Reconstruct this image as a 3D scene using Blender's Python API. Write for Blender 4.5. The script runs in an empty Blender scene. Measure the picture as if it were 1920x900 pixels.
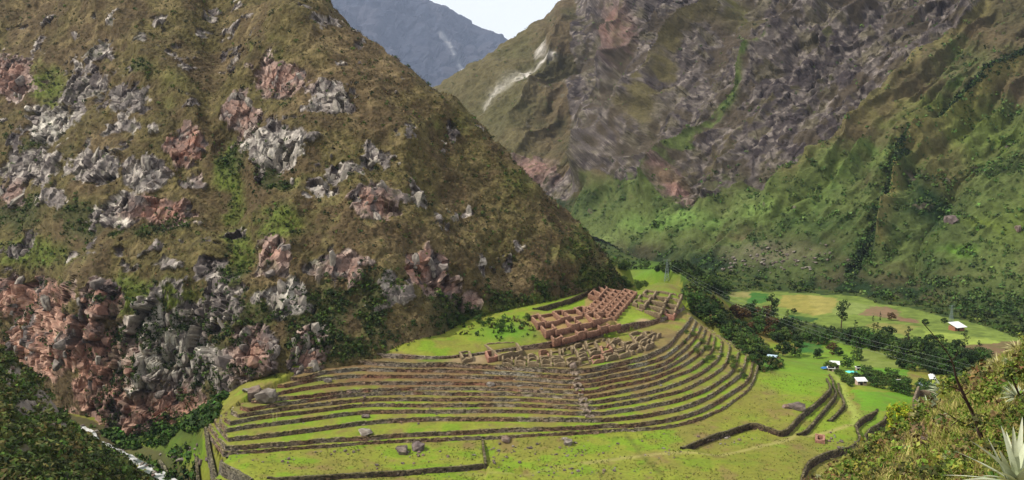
import bpy, math, random
import numpy as np
from mathutils import Vector
from mathutils.bvhtree import BVHTree

random.seed(11)
RNG = np.random.default_rng(11)
sc = bpy.context.scene
COL = sc.collection
PI = math.pi

# ------------------------------------------------------------------ camera
F, H = 1663.0, 86.0                       # focal length in photo pixels, eye height over the lower field
PITCH = math.atan(220 / F)
cs, sn = math.cos(PITCH), math.sin(PITCH)
cam = bpy.data.objects.new("camera", bpy.data.cameras.new("camera"))
COL.objects.link(cam)
cam.location = (0, 0, H)
cam.rotation_euler = (PI / 2 - PITCH, 0, 0)
cam.data.sensor_width = 36
cam.data.lens = 36 * F / 1920
cam.data.clip_start, cam.data.clip_end = 0.2, 30000
sc.camera = cam

# ------------------------------------------------------------------ sky, sun, exposure
SUN_AZ, SUN_EL = math.radians(-103), math.radians(50)     # from the left
world = bpy.data.worlds.new("World")
sc.world = world
world.use_nodes = True
nt = world.node_tree
nt.nodes.clear()
w_out = nt.nodes.new("ShaderNodeOutputWorld")
w_sky = nt.nodes.new("ShaderNodeTexSky")
w_sky.sky_type = 'NISHITA'
w_sky.sun_disc = False
w_sky.sun_elevation = SUN_EL
w_sky.sun_rotation = SUN_AZ
w_b1 = nt.nodes.new("ShaderNodeBackground")
w_b1.inputs[1].default_value = 0.12
w_b2 = nt.nodes.new("ShaderNodeBackground")
w_b2.inputs[0].default_value = (0.96, 0.98, 1.0, 1)
w_b2.inputs[1].default_value = 0.88
w_mix = nt.nodes.new("ShaderNodeMixShader")
w_tc = nt.nodes.new("ShaderNodeTexCoord")
w_no = nt.nodes.new("ShaderNodeTexNoise")
w_no.inputs["Scale"].default_value = 2.2
w_no.inputs["Detail"].default_value = 6
w_rp = nt.nodes.new("ShaderNodeMapRange")
w_rp.inputs[1].default_value, w_rp.inputs[2].default_value = 0.35, 0.6
w_rp.inputs[3].default_value, w_rp.inputs[4].default_value = 0.88, 1.0
nt.links.new(w_tc.outputs["Generated"], w_no.inputs["Vector"])
nt.links.new(w_no.outputs[0], w_rp.inputs[0])
nt.links.new(w_rp.outputs[0], w_mix.inputs[0])
nt.links.new(w_sky.outputs[0], w_b1.inputs[0])
nt.links.new(w_b1.outputs[0], w_mix.inputs[1])
nt.links.new(w_b2.outputs[0], w_mix.inputs[2])
nt.links.new(w_mix.outputs[0], w_out.inputs[0])

sun = bpy.data.objects.new("sun", bpy.data.lights.new("sun", 'SUN'))
COL.objects.link(sun)
sun.data.energy = 5.0
sun.data.angle = math.radians(0.6)
sun.data.color = (1.0, 0.95, 0.86)
_sd = Vector((math.sin(SUN_AZ) * math.cos(SUN_EL), math.cos(SUN_AZ) * math.cos(SUN_EL), math.sin(SUN_EL)))
sun.rotation_euler = _sd.to_track_quat('Z', 'Y').to_euler()
sc.view_settings.view_transform = 'Standard'
sc.view_settings.look = 'None'
sc.view_settings.exposure = 0.3
sc.view_settings.gamma = 1.0
sc.cycles.use_denoising = True

# ------------------------------------------------------------------ projection helpers
def ray(px, py):
    px, py = np.broadcast_arrays(np.asarray(px, float), np.asarray(py, float))
    u, v = (px - 960) / F, (450 - py) / F
    return np.stack([u, cs + v * sn, -sn + v * cs], -1)

CAMP = np.array([0, 0, H])

def at_z(px, py, z):
    d = ray(px, py)
    return CAMP + d * ((np.asarray(z, float) - H) / d[..., 2])[..., None]

def at_Y(px, py, Y):
    d = ray(px, py)
    return CAMP + d * (np.asarray(Y, float) / d[..., 1])[..., None]

def project(P):
    Q = P - CAMP
    dep = np.maximum(Q[..., 1] * cs - Q[..., 2] * sn, 0.5)
    return 960 + F * Q[..., 0] / dep, 450 - F * (Q[..., 1] * sn + Q[..., 2] * cs) / dep

def L(r, g, b):
    c = np.array([r, g, b], float) / 255
    return np.where(c <= 0.04045, c / 12.92, ((c + 0.055) / 1.055) ** 2.4)

# ------------------------------------------------------------------ numpy noise
def _hash(ix, iy, iz, s):
    h = (ix.astype(np.uint32) * np.uint32(73856093)) ^ (iy.astype(np.uint32) * np.uint32(19349663)) ^ (iz.astype(np.uint32) * np.uint32(83492791)) ^ np.uint32((s * 2654435761) & 0xffffffff)
    h ^= h >> np.uint32(15); h *= np.uint32(2246822519)
    h ^= h >> np.uint32(13); h *= np.uint32(3266489917)
    h ^= h >> np.uint32(16)
    return h

def _h01(ix, iy, iz, s):
    return _hash(ix, iy, iz, s).astype(np.float64) / 4294967295.0

def vnoise(P, s=0):
    i = np.floor(P).astype(np.int64)
    f = P - i
    f = f * f * f * (f * (f * 6 - 15) + 10)
    r = 0
    for a in (0, 1):
        wx = f[:, 0] if a else 1 - f[:, 0]
        for b in (0, 1):
            wy = f[:, 1] if b else 1 - f[:, 1]
            for c in (0, 1):
                wz = f[:, 2] if c else 1 - f[:, 2]
                r = r + wx * wy * wz * _h01(i[:, 0] + a, i[:, 1] + b, i[:, 2] + c, s)
    return r * 2 - 1

def fbm(P, scale, octv=4, s=0, gain=0.5):
    sh = P.shape[:-1]
    Q = P.reshape(-1, 3) / scale + 137.3
    r, a, t = 0, 1.0, 0
    for o in range(octv):
        r = r + a * vnoise(Q, s * 31 + o)
        t += a
        Q = Q * 2.03 + 11.7
        a *= gain
    return (r / t).reshape(sh)

def facets(P, cell, s=0, tilt=0.9):
    """fractured-rock relief: each 3D cell is a tilted plane; returns offset, gap (0 at a joint), cell random"""
    sh = P.shape[:-1]
    Q = P.reshape(-1, 3) / np.asarray(cell, float) + 57.1
    i = np.floor(Q).astype(np.int64)
    n = len(Q)
    d1 = np.full(n, 9.0); d2 = np.full(n, 9.0)
    off = np.zeros(n); rid = np.zeros(n)
    for a in (-1, 0, 1):
        for b in (-1, 0, 1):
            for c in (-1, 0, 1):
                jx, jy, jz = i[:, 0] + a, i[:, 1] + b, i[:, 2] + c
                r1, r2, r3 = _h01(jx, jy, jz, s + 1), _h01(jx, jy, jz, s + 2), _h01(jx, jy, jz, s + 3)
                dx, dy, dz = Q[:, 0] - jx - r1, Q[:, 1] - jy - r2, Q[:, 2] - jz - r3
                d = dx * dx + dy * dy + dz * dz
                near = d < d1
                d2 = np.where(near, d1, np.minimum(d2, d))
                d1 = np.where(near, d, d1)
                o = (r1 - .5) + tilt * ((r2 - .5) * 2 * dx + (r3 - .5) * 2 * dz + (r1 - .5) * dy)
                off = np.where(near, o, off)
                rid = np.where(near, (r1 * 7.3 + r2 * 3.1) % 1.0, rid)
    return off.reshape(sh), (np.sqrt(d2) - np.sqrt(d1)).reshape(sh), rid.reshape(sh)

def sstep(a, b, x):
    t = np.clip((x - a) / (b - a), 0, 1)
    return t * t * (3 - 2 * t)

class TPS:
    """smooth surface z(x, y) through control points"""
    def __init__(self, pts, lam=0.0):
        pts = np.asarray(pts, float)
        self.c = pts[:, :2].mean(0); self.s = 120.0
        X = (pts[:, :2] - self.c) / self.s
        n = len(X)
        A = np.zeros((n + 3, n + 3))
        A[:n, :n] = self._k(X, X) + lam * np.eye(n)
        A[:n, n] = 1; A[:n, n + 1:] = X; A[n, :n] = 1; A[n + 1:, :n] = X.T
        b = np.zeros(n + 3); b[:n] = pts[:, 2]
        self.w = np.linalg.solve(A, b); self.X = X
    @staticmethod
    def _k(A, B):
        d = ((A[:, None, :] - B[None]) ** 2).sum(-1)
        return 0.5 * d * np.log(d + 1e-12)
    def __call__(self, x, y):
        sh = np.shape(x)
        Q = (np.stack([np.ravel(x), np.ravel(y)], -1) - self.c) / self.s
        out = np.empty(len(Q))
        for k in range(0, len(Q), 40000):
            q = Q[k:k + 40000]
            out[k:k + 40000] = self._k(q, self.X) @ self.w[:-3] + self.w[-3] + q @ self.w[-2:]
        return out.reshape(sh)

def in_poly(x, y, poly):
    poly = np.asarray(poly, float)
    r = np.zeros(np.shape(x), bool)
    j = len(poly) - 1
    for i in range(len(poly)):
        xi, yi = poly[i]; xj, yj = poly[j]
        if yi != yj:
            r ^= ((yi > y) != (yj > y)) & (x < (xj - xi) * (y - yi) / (yj - yi) + xi)
        j = i
    return r

def line_dist(x, y, pts):
    """distance to a polyline, signed side (+ = left of travel) and parameter 0..1 along it"""
    pts = np.asarray(pts, float)
    best = np.full(np.shape(x), 1e9); side = np.zeros(np.shape(x)); par = np.zeros(np.shape(x))
    seg = np.sqrt(((pts[1:] - pts[:-1]) ** 2).sum(1)); tot = seg.sum(); acc = 0
    for k in range(len(pts) - 1):
        ax, ay = pts[k]; bx, by = pts[k + 1]
        ux, uy = bx - ax, by - ay
        t = np.clip(((x - ax) * ux + (y - ay) * uy) / (ux * ux + uy * uy), 0, 1)
        dx, dy = x - ax - t * ux, y - ay - t * uy
        d = np.hypot(dx, dy)
        m = d < best
        best = np.where(m, d, best)
        side = np.where(m, np.sign(ux * (y - ay) - uy * (x - ax)), side)
        par = np.where(m, (acc + t * seg[k]) / tot, par)
        acc += seg[k]
    return best, side, par

def spline(pts, n, lead=0):
    """Catmull-Rom through pts, n samples per segment; the first `lead` segments stay straight"""
    P = np.asarray(pts, float)
    out = []
    for i in range(len(P) - 1):
        p0 = P[i - 1] if i > lead else 2 * P[i] - P[i + 1]
        p1, p2 = P[i], P[i + 1]
        p3 = P[i + 2] if i + 2 < len(P) else 2 * P[i + 1] - P[i]
        t = np.linspace(0, 1, n, endpoint=False)[:, None]
        if i < lead:
            out.append(p1 + (p2 - p1) * t)
        else:
            out.append(0.5 * (2 * p1 + (p2 - p0) * t + (2 * p0 - 5 * p1 + 4 * p2 - p3) * t ** 2 + (3 * p1 - p0 - 3 * p2 + p3) * t ** 3))
    out.append(P[-1:])
    return np.concatenate(out)

# ------------------------------------------------------------------ mesh helpers
ALB = 0.57                                 # the palette above was read off the photo; real albedos are lower
def mesh_np(name, V, faces, mat=None, col=None, smooth=False):
    V = np.ascontiguousarray(V, np.float32).reshape(-1, 3)
    fl = faces if isinstance(faces, list) else [faces]
    fl = [np.asarray(f, np.int32) for f in fl if len(f)]
    me = bpy.data.meshes.new(name)
    me.vertices.add(len(V))
    me.vertices.foreach_set("co", V.ravel())
    loops = np.concatenate([f.ravel() for f in fl])
    tot = np.concatenate([np.full(len(f), f.shape[1], np.int32) for f in fl])
    start = np.concatenate([[0], np.cumsum(tot)[:-1]]).astype(np.int32)
    me.loops.add(len(loops))
    me.loops.foreach_set("vertex_index", loops.astype(np.int32))
    me.polygons.add(len(tot))
    me.polygons.foreach_set("loop_start", start)
    me.polygons.foreach_set("loop_total", tot)
    me.update(calc_edges=True)
    me.polygons.foreach_set("use_smooth", np.full(len(tot), smooth))
    if col is not None:
        a = me.color_attributes.new("Col", 'FLOAT_COLOR', 'POINT')
        c = np.ones((len(V), 4), np.float32)
        c[:, :3] = np.clip(np.asarray(col).reshape(-1, 3) * ALB, 0.003, 0.95)
        a.data.foreach_set("color", c.ravel())
    if mat:
        me.materials.append(mat)
    return me

def link(name, me, parent=None, **props):
    o = bpy.data.objects.new(name, me)
    COL.objects.link(o)
    if parent:
        o.parent = parent
    for k, v in props.items():
        if v is not None:
            o[k] = v
    return o

def thing(name, loc, label, cat, group=None, rz=0.0):
    o = link(name, None, None, label=label, category=cat, group=group)
    o.location = loc
    o.rotation_euler = (0, 0, rz)
    return o

def grid_quads(nr, nc):
    i = np.arange(nr * nc).reshape(nr, nc)
    return np.stack([i[:-1, :-1], i[:-1, 1:], i[1:, 1:], i[1:, :-1]], -1).reshape(-1, 4)

def grid_normals(V):
    a = np.gradient(V, axis=1); b = np.gradient(V, axis=0)
    n = np.cross(a, b)
    n /= np.linalg.norm(n, axis=-1, keepdims=True) + 1e-9
    n[n[..., 2] < 0] *= -1
    return n

def make_mat(name, attr=None, color=None, rough=0.9, n1=(0, 0), n2=(0, 0), bump=(0, 0), spec=0.15, stones=None, hue=None, trans=0.0):
    """procedural material: vertex colour or flat colour, two scales of mottling, fine bump, optional stone cells"""
    m = bpy.data.materials.new(name)
    m.use_nodes = True
    t = m.node_tree
    b = t.nodes["Principled BSDF"]
    b.inputs["Roughness"].default_value = rough
    b.inputs["Specular IOR Level"].default_value = spec
    tc = t.nodes.new("ShaderNodeTexCoord")
    if attr:
        a = t.nodes.new("ShaderNodeAttribute"); a.attribute_name = attr
        out = a.outputs["Color"]
    else:
        a = t.nodes.new("ShaderNodeRGB"); a.outputs[0].default_value = (*color, 1)
        out = a.outputs[0]
    def mult(out, fac):
        x = t.nodes.new("ShaderNodeVectorMath"); x.operation = 'SCALE'
        t.links.new(out, x.inputs[0]); t.links.new(fac, x.inputs["Scale"])
        return x.outputs[0]
    hsrc = None
    for k, (sc_, amt) in enumerate((n1, n2)):
        if not sc_:
            continue
        n = t.nodes.new("ShaderNodeTexNoise")
        n.inputs["Scale"].default_value = sc_
        n.inputs["Detail"].default_value = 5
        n.inputs["Roughness"].default_value = 0.65
        t.links.new(tc.outputs["Object"], n.inputs["Vector"])
        r = t.nodes.new("ShaderNodeMapRange")
        r.inputs[1].default_value, r.inputs[2].default_value = 0.25, 0.75
        r.inputs[3].default_value, r.inputs[4].default_value = 1 - amt, 1 + amt
        t.links.new(n.outputs[0], r.inputs[0])
        out = mult(out, r.outputs[0])
        hsrc = n.outputs[0]
    if stones:
        v = t.nodes.new("ShaderNodeTexVoronoi")
        v.inputs["Scale"].default_value = stones[0]
        mp = t.nodes.new("ShaderNodeMapping"); mp.inputs["Scale"].default_value = (1, 1, 1.7)
        t.links.new(tc.outputs["Object"], mp.inputs[0]); t.links.new(mp.outputs[0], v.inputs["Vector"])
        sp = t.nodes.new("ShaderNodeSeparateColor")
        t.links.new(v.outputs["Color"], sp.inputs[0])
        r = t.nodes.new("ShaderNodeMapRange")
        r.inputs[3].default_value, r.inputs[4].default_value = 1 - stones[1], 1 + stones[1]
        t.links.new(sp.outputs[0], r.inputs[0])
        out = mult(out, r.outputs[0])
        e = t.nodes.new("ShaderNodeTexVoronoi"); e.feature = 'DISTANCE_TO_EDGE'
        e.inputs["Scale"].default_value = stones[0]
        t.links.new(mp.outputs[0], e.inputs["Vector"])
        er = t.nodes.new("ShaderNodeMapRange")
        er.inputs[2].default_value = 0.12
        t.links.new(e.outputs["Distance"], er.inputs[0])
        hsrc = er.outputs[0]
    t.links.new(out, b.inputs["Base Color"])
    if bump[0] and hsrc is not None:
        bp = t.nodes.new("ShaderNodeBump")
        bp.inputs["Strength"].default_value = bump[0]
        bp.inputs["Distance"].default_value = bump[1]
        t.links.new(hsrc, bp.inputs["Height"])
        t.links.new(bp.outputs[0], b.inputs["Normal"])
    if trans:
        tr = t.nodes.new("ShaderNodeBsdfTranslucent")
        t.links.new(out, tr.inputs[0])
        mx = t.nodes.new("ShaderNodeMixShader"); mx.inputs[0].default_value = trans
        t.links.new(b.outputs[0], mx.inputs[1]); t.links.new(tr.outputs[0], mx.inputs[2])
        t.links.new(mx.outputs[0], t.nodes["Material Output"].inputs[0])
    return m

M_HILL = make_mat("hillside_ground", "Col", n1=(0.35, 0.28), n2=(1.6, 0.35), bump=(0.6, 0.35))
M_MOUNT = make_mat("mountain_ground", "Col", n1=(0.08, 0.2), n2=(0.5, 0.32), bump=(0.6, 1.0))
M_FAR = make_mat("far_mountain_ground", "Col", n1=(0.01, 0.2), n2=(0.05, 0.3), bump=(0.6, 6.0))
M_FIELD = make_mat("field_grass", "Col", n1=(0.22, 0.16), n2=(1.3, 0.22), bump=(0.4, 0.15))
M_NEAR = make_mat("near_slope_ground", "Col", n1=(1.2, 0.3), n2=(7, 0.35), bump=(0.7, 0.12))
M_WALL = make_mat("dry_stone", "Col", n1=(0.5, 0.3), n2=(3, 0.3), stones=(1.7, 0.7), bump=(1.0, 0.25))
M_ADOBE = make_mat("ruin_masonry", "Col", n1=(0.6, 0.22), n2=(4, 0.3), stones=(2.6, 0.3), bump=(0.8, 0.15))
M_ROCK = make_mat("boulder_rock", "Col", n1=(0.5, 0.3), n2=(2.6, 0.35), bump=(0.8, 0.2))
M_LEAF = make_mat("foliage", "Col", n1=(0.9, 0.2), rough=0.75, trans=0.12)
M_BARK = make_mat("bark", color=L(70, 58, 46), n1=(3, 0.3), n2=(14, 0.3))
M_GRASSBLADE = make_mat("grass_blades", "Col", rough=0.7, trans=0.3)

# ------------------------------------------------------------------ leaf clumps
def leaf_clumps(C, R, per, squash=0.75, size=0.42, cols=None, seed=1, shell=0.45, up=0.3):
    """triangles spread through ellipsoid clumps. C (n,3) centres, R (n,), per leaves each; cols (n,3)"""
    g = np.random.default_rng(seed)
    n = len(C)
    idx = np.repeat(np.arange(n), per)
    m = len(idx)
    d = g.normal(size=(m, 3)); d /= np.linalg.norm(d, axis=1, keepdims=True)
    rad = (shell + (1 - shell) * g.random(m) ** 0.6)
    pos = C[idx] + d * (rad * R[idx])[:, None] * np.array([1, 1, squash])
    nrm = d + g.normal(size=(m, 3)) * 0.55 + np.array([0, 0, up])
    nrm /= np.linalg.norm(nrm, axis=1, keepdims=True)
    t = np.cross(nrm, g.normal(size=(m, 3))); t /= np.linalg.norm(t, axis=1, keepdims=True) + 1e-9
    b = np.cross(nrm, t)
    s = (R[idx] * size * (0.55 + 0.9 * g.random(m)))[:, None]
    V = np.stack([pos - t * s * .8 - b * s * .45, pos + t * s * .8 - b * s * .45 * g.random((m, 1)), pos + b * s * .9 + nrm * s * .25], 1)
    Fc = np.arange(m * 3).reshape(-1, 3)
    col = None
    if cols is not None:
        c = cols[idx] * (0.65 + 0.7 * g.random((m, 1))) * (1 + 0.12 * g.normal(size=(m, 3)))
        col = np.repeat(c, 3, axis=0)
    return V.reshape(-1, 3), Fc, col

def tube(points, radii, sides=6):
    P = np.asarray(points, float)
    V, Q = [], []
    for i in range(len(P)):
        d = P[min(i + 1, len(P) - 1)] - P[max(i - 1, 0)]
        d = d / (np.linalg.norm(d) + 1e-9)
        a = np.cross(d, [0.31, 0.17, 0.93] if abs(d[2]) < 0.9 else [1, 0, 0]); a /= np.linalg.norm(a)
        b = np.cross(d, a)
        for k in range(sides):
            th = 2 * PI * k / sides
            V.append(P[i] + (a * math.cos(th) + b * math.sin(th)) * radii[i])
    for i in range(len(P) - 1):
        for k in range(sides):
            Q.append([i * sides + k, i * sides + (k + 1) % sides, (i + 1) * sides + (k + 1) % sides, (i + 1) * sides + k])
    return np.array(V), np.array(Q)

def merge(parts):
    V, Fs, o = [], [], 0
    for v, f in parts:
        V.append(v); Fs.append(np.asarray(f) + o); o += len(v)
    d = {}
    for f in Fs:
        d.setdefault(f.shape[1], []).append(f)
    return np.concatenate(V), [np.concatenate(x) for x in d.values()]

# =================================================================== LAND
# ------------------------------------------------------------------ terraces: contour lines in photo pixels, level by level
CONT_PX = [
 [(386,809),(418,854),(480,851),(558,844),(624,840),(680,835),(760,831),(849,827),(960,823),(1142,811),(1190,810),(1238,806),(1282,798),(1327,783),(1371,760),(1408,728),(1423,690)],
 [(388,804),(422,847),(480,842),(547,836),(613,831),(680,827),(760,821),(849,817),(960,811),(1120,806),(1180,803),(1238,795),(1282,786),(1327,769),(1371,742),(1404,716),(1414,680)],
 [(398,797),(428,829),(480,824),(547,816),(613,807),(680,798),(760,792),(849,790),(960,791),(1112,792),(1170,789),(1230,781),(1282,769),(1327,750),(1371,722),(1393,702),(1401,672)],
 [(404,793),(424,812),(480,803),(560,793),(620,785),(680,778),(760,776),(849,776),(960,775),(1104,780),(1165,775),(1230,764),(1282,752),(1327,733),(1364,709),(1380,690),(1387,664)],
 [(414,786),(431,799),(490,787),(569,777),(625,770),(680,764),(760,764),(849,764),(960,763),(1098,769),(1160,762),(1230,749),(1282,735),(1316,719),(1347,700),(1363,682),(1370,652)],
 [(428,776),(447,784),(495,777),(569,766),(620,760),(680,754),(760,753),(849,753),(960,753),(1094,759),(1155,752),(1225,738),(1275,722),(1308,707),(1333,690),(1350,672),(1355,643)],
 [(446,768),(465,772),(500,766),(569,756),(620,749),(680,744),(760,741),(849,742),(960,743),(1090,749),(1150,741),(1220,726),(1260,711),(1295,697),(1318,682),(1336,660),(1342,635)],
 [(470,756),(490,757),(520,752),(575,747),(624,741),(680,737),(760,733),(849,732),(960,734),(1086,739),(1150,729),(1220,714),(1258,700),(1285,686),(1308,670),(1326,650),(1333,629)],
 [(492,742),(510,744),(540,738),(585,731),(624,726),(680,722),(760,722),(849,722),(960,723),(1083,729),(1149,718),(1216,705),(1255,691),(1280,676),(1300,660),(1316,642),(1324,622)],
 [(520,728),(535,728),(560,722),(595,715),(640,711),(680,709),(760,710),(849,710),(960,713),(1081,720),(1149,709),(1216,695),(1250,683),(1273,668),(1292,651),(1306,634),(1315,614)],
 [(545,714),(560,714),(580,710),(605,703),(640,699),(680,696),(760,698),(849,699),(960,704),(1079,711),(1149,699),(1213,685),(1246,673),(1267,659),(1284,643),(1298,626),(1306,606)],
 [(570,700),(580,700),(595,695),(615,688),(645,686),(680,684),(760,689),(849,689),(960,695),(1078,701),(1142,692),(1200,679),(1238,663),(1258,650),(1270,634),(1288,615),(1297,598)],
 [(594,680),(602,679),(620,676),(640,673),(660,672),(690,671),(760,673),(840,673),(945,660),(1040,652),(1100,638),(1150,627),(1190,618),(1215,612),(1240,604),(1262,594),(1284,580)],
]
CONT_Z = [0.0, .9, 2.1, 3.3, 4.4, 5.4, 6.5, 7.5, 8.5, 9.5, 10.6, 11.7, 13.2]
CONT_DZ = [.85, 1.15, 1.15, 1.05, .95, 1.0, .95, .95, .95, 1.0, 1.05, 1.4]
NSEG = 26
S_ST = np.repeat(np.arange(16), NSEG)
C13_DZ = spline(np.array([[1.2],[1.2],[1.3],[1.3],[1.3],[1.3],[1.2],[.8],[.8],[2.2],[2.6],[2.6],[2.4],[1.8],[1.4],[1.2],[1.0]]), NSEG)[:, 0]
BASE, TOPL, DZ = [], [], []
for k, c in enumerate(CONT_PX):
    P = spline(c, NSEG, lead=1)
    B = at_z(P[:, 0], P[:, 1], CONT_Z[k])
    ext = (B[-1:] - B[-12:-11]); ext = ext / np.linalg.norm(ext) * np.array([[0.6, 1, 0]])
    B = np.concatenate([B] + [B[-1:] + (ext + np.array([[-.25, .6, 0]])) * s for s in (4, 9, 16)])
    w = fbm(B, 9.0, 2, s=40 + k)
    B[:, 1] += 0.45 * w
    dz = (C13_DZ if k == 12 else np.full(len(P), CONT_DZ[k]))
    dz = np.concatenate([dz, [dz[-1]] * 3])
    if k:                                              # never in front of the wall below
        B[:, 1] = np.maximum(B[:, 1], TOPL[-1][:, 1] + 0.35)
    tg = np.gradient(B[:, :2], axis=0); tg /= np.linalg.norm(tg, axis=1, keepdims=True) + 1e-9
    inn = np.stack([-tg[:, 1], tg[:, 0]], 1)           # into the hill
    T = B.copy(); T[:, :2] += inn * 0.16; T[:, 2] += dz
    BASE.append(B); TOPL.append(T); DZ.append(dz)
NC = len(BASE[0])

GR_OLIVE, GR_LIME, GR_BRIGHT, GR_DRY, GR_DARK = L(134,130,58), L(138,146,50), L(122,150,36), L(138,116,74), L(78,90,34)
SOIL = L(112,84,58)

def grass_colour(P, seed, lime=0.5, dry=0.2):
    a = fbm(P, 14, 4, seed); b = fbm(P, 5, 4, seed + 3); c = fbm(P, 1.6, 3, seed + 5)
    col = GR_OLIVE + (GR_LIME - GR_OLIVE) * sstep(-.35, .35, a + (lime - .5) * 1.2)[..., None]
    col = col + (GR_BRIGHT - col) * (sstep(.12, .5, b + .5 * a + (lime - .5) * .8) * .9)[..., None]
    col = col + (GR_DRY - col) * (sstep(.15, .5, -b - .3 * a + (dry - .2) * 1.4) * .75)[..., None]
    col = col + (GR_DARK - col) * (sstep(.3, .55, c) * .45)[..., None]
    return col * (1 + .16 * c)[..., None]

# ------------------------------------------------------------------ valley ground
ctl = []
def cp(pts):
    for px, py, z in pts:
        ctl.append(at_z(px, py, z))
for j in range(0, NC - 3, 20):
    ctl.append(BASE[0][j])
for k in (3, 6, 9):
    for j in range(4, NC - 3, 44):
        q = BASE[k][j].copy(); q[2] -= 1.6; ctl.append(q)
for j in range(6, NC - 3, 26):
    q = BASE[12][j].copy(); q[2] += DZ[12][j] - .05; q[1] += 1.0; ctl.append(q)
cp([(500,885,0),(700,880,0),(860,850,0),(900,895,-.3),(1100,890,-.3),(1300,890,-.6),(1480,890,-.6),(1250,830,0),(600,950,-.5),(900,1000,-1),(1300,1000,-1)])
cp([(425,866,0),(450,884,0),(480,903,0),(372,845,-2.6),(396,880,-2.2),(425,908,-2.2),(340,860,-8),(320,825,-9),(300,800,-10),(130,797,-15),(180,825,-15),(240,855,-15),(300,888,-15),(330,920,-15),(60,770,-15),(228,842,-16.5),(300,822,-15),(335,803,-12),(375,772,-7),(410,745,-1),(200,818,-16.5),(280,838,-14)])
cp([(860,640,15.2),(900,612,16.5),(960,632,16.6),(1000,590,18.2),(1050,575,18.6),(1120,540,19.5),(1190,550,18.5),(1225,560,17.8),(1270,560,17),(1150,600,18),(1080,610,17.6),(1160,610,17.2),(1200,600,17)])
cp([(1180,508,16),(1250,505,13),(1240,530,15),(1300,520,11),(1320,545,8)])
cp([(1345,590,-3),(1390,600,-12),(1410,650,-9),(1440,680,-4),(1340,555,1),(1425,660,-9)])
cp([(1450,690,-4),(1500,688,-6),(1560,690,-10),(1620,715,-10),(1700,725,-10),(1660,750,-5),(1690,745,-7)])
cp([(1500,720,-.4),(1460,760,-.2),(1540,760,-1.2),(1600,780,-2.2),(1640,740,-4),(1570,800,-1.6),(1680,790,-5),(1640,830,-5)])
cp([(1380,560,-15),(1450,558,-15),(1600,575,-15),(1700,600,-15),(1800,620,-14.5),(1900,650,-14),(1500,600,-15),(1600,640,-15),(1450,625,-16),(1600,660,-15),(1800,680,-14),(1960,680,-13)])
cp([(1400,530,-17),(1300,500,-18),(1200,478,-19),(1130,462,-19),(1700,560,-17),(1920,622,-17),(2080,690,-14)])
ctl += [np.array(p, float) for p in [(50,500,-14),(100,540,-16),(30,560,-20),(130,490,-15),(0,480,-18),(160,560,-18),(85,475,2),(60,455,4),(33,388,6),(31,398,2),(43,378,10),(20,420,-8),(0,400,4),(-40,420,0),(-100,420,0),(55,405,10),(50,430,0),(0,650,-21),(-120,150,-5),(0,140,-6),(60,140,-8),(110,150,-10),(150,220,-11),(170,300,-12),(-140,250,-15),(60,420,-20),(60,560,-22),(60,800,-22),(350,700,-18)]]
TA = TPS(ctl, 2e-4)

def march(T, px, py, y0, y1, n=900):
    """first meeting of the sight lines with a surface z = T(x, y)"""
    px = np.asarray(px, float); py = np.asarray(py, float)
    Y = np.geomspace(y0, y1, n)
    d = ray(px, py)
    s = Y[None] / d[..., 1][:, None]
    X = d[..., 0][:, None] * s; Z = H + d[..., 2][:, None] * s
    below = Z < T(X, np.broadcast_to(Y, X.shape))
    k = np.where(below.any(1), below.argmax(1), n - 1)
    return at_Y(px, py, Y[k])

FREE = [  # dry-stone walls that step the ground: name key, photo line, drop, reach of the drop, label
 ([(384,809),(391,833),(411,869),(440,886),(472,902)], 2.6, 14, "tall pale stone wall bounding the terraces at their left edge"),
 ([(500,899),(620,892),(760,884),(905,872.6),(912,872),(911.3,866),(906,826)], 1.1, 16, "long low stone wall along the front of the lowest left field, turning a corner"),
 ([(1278,843),(1330,820),(1375,806),(1412,795),(1440,803),(1472,809),(1500,782),(1530,758),(1556,733),(1557,722),(1551,712)], 1.6, 12, "dark winding stone wall at the outer edge of the big olive field"),
 ([(1497,808),(1515,797),(1535,775),(1560,745),(1569,731),(1565,718),(1556,704)], 1.15, 9, "second dark stone wall stepping down towards the village, with the path at its end"),
 ([(1554,778),(1572,762),(1584,747),(1582,735),(1573,715)], 1.2, 8, "short dark stone wall, lowest of three beside the village path"),
 ([(1503,908),(1510,884),(1522,864),(1548,850),(1575,842),(1597,838),(1613,824),(1610,808),(1607,790),(1622,776),(1647,767)], 1.9, 12, "curved dark stone wall around the grassy hollow below the yellow green bush"),
 ([(1627,824),(1624,808),(1632,793),(1650,783),(1666,775)], 2.0, 9, "inner curved stone wall just left of the yellow green bush"),
 ([(364,844),(376,868),(385,886),(412,888)], 1.6, 7, "short broken stone wall on the bright green bank by the river"),
 ([(297,864),(318,880),(345,897)], 1.8, 6, "rough stone bank wall right beside the white river"),
 ([(1000,581),(1040,570),(1064,563),(1095,550),(1130,529)], 1.8, 12, "long brown stone wall behind the lawn above the red ruins"),
]
for i, f in enumerate(FREE):
    p = np.array(f[0], float)
    w = march(TA, spline(p, 6)[:, 0], spline(p, 6)[:, 1], 150, 800)
    FREE[i] = (w, f[1], f[2], f[3])
RIVER_PX = [(60,779),(100,789),(135,798),(165,812),(178,830),(205,842),(235,856),(265,872),(295,888),(322,905),(352,932),(380,960)]
RIV = at_z(*np.array(spline(RIVER_PX, 6)).T, -15.0)

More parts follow.
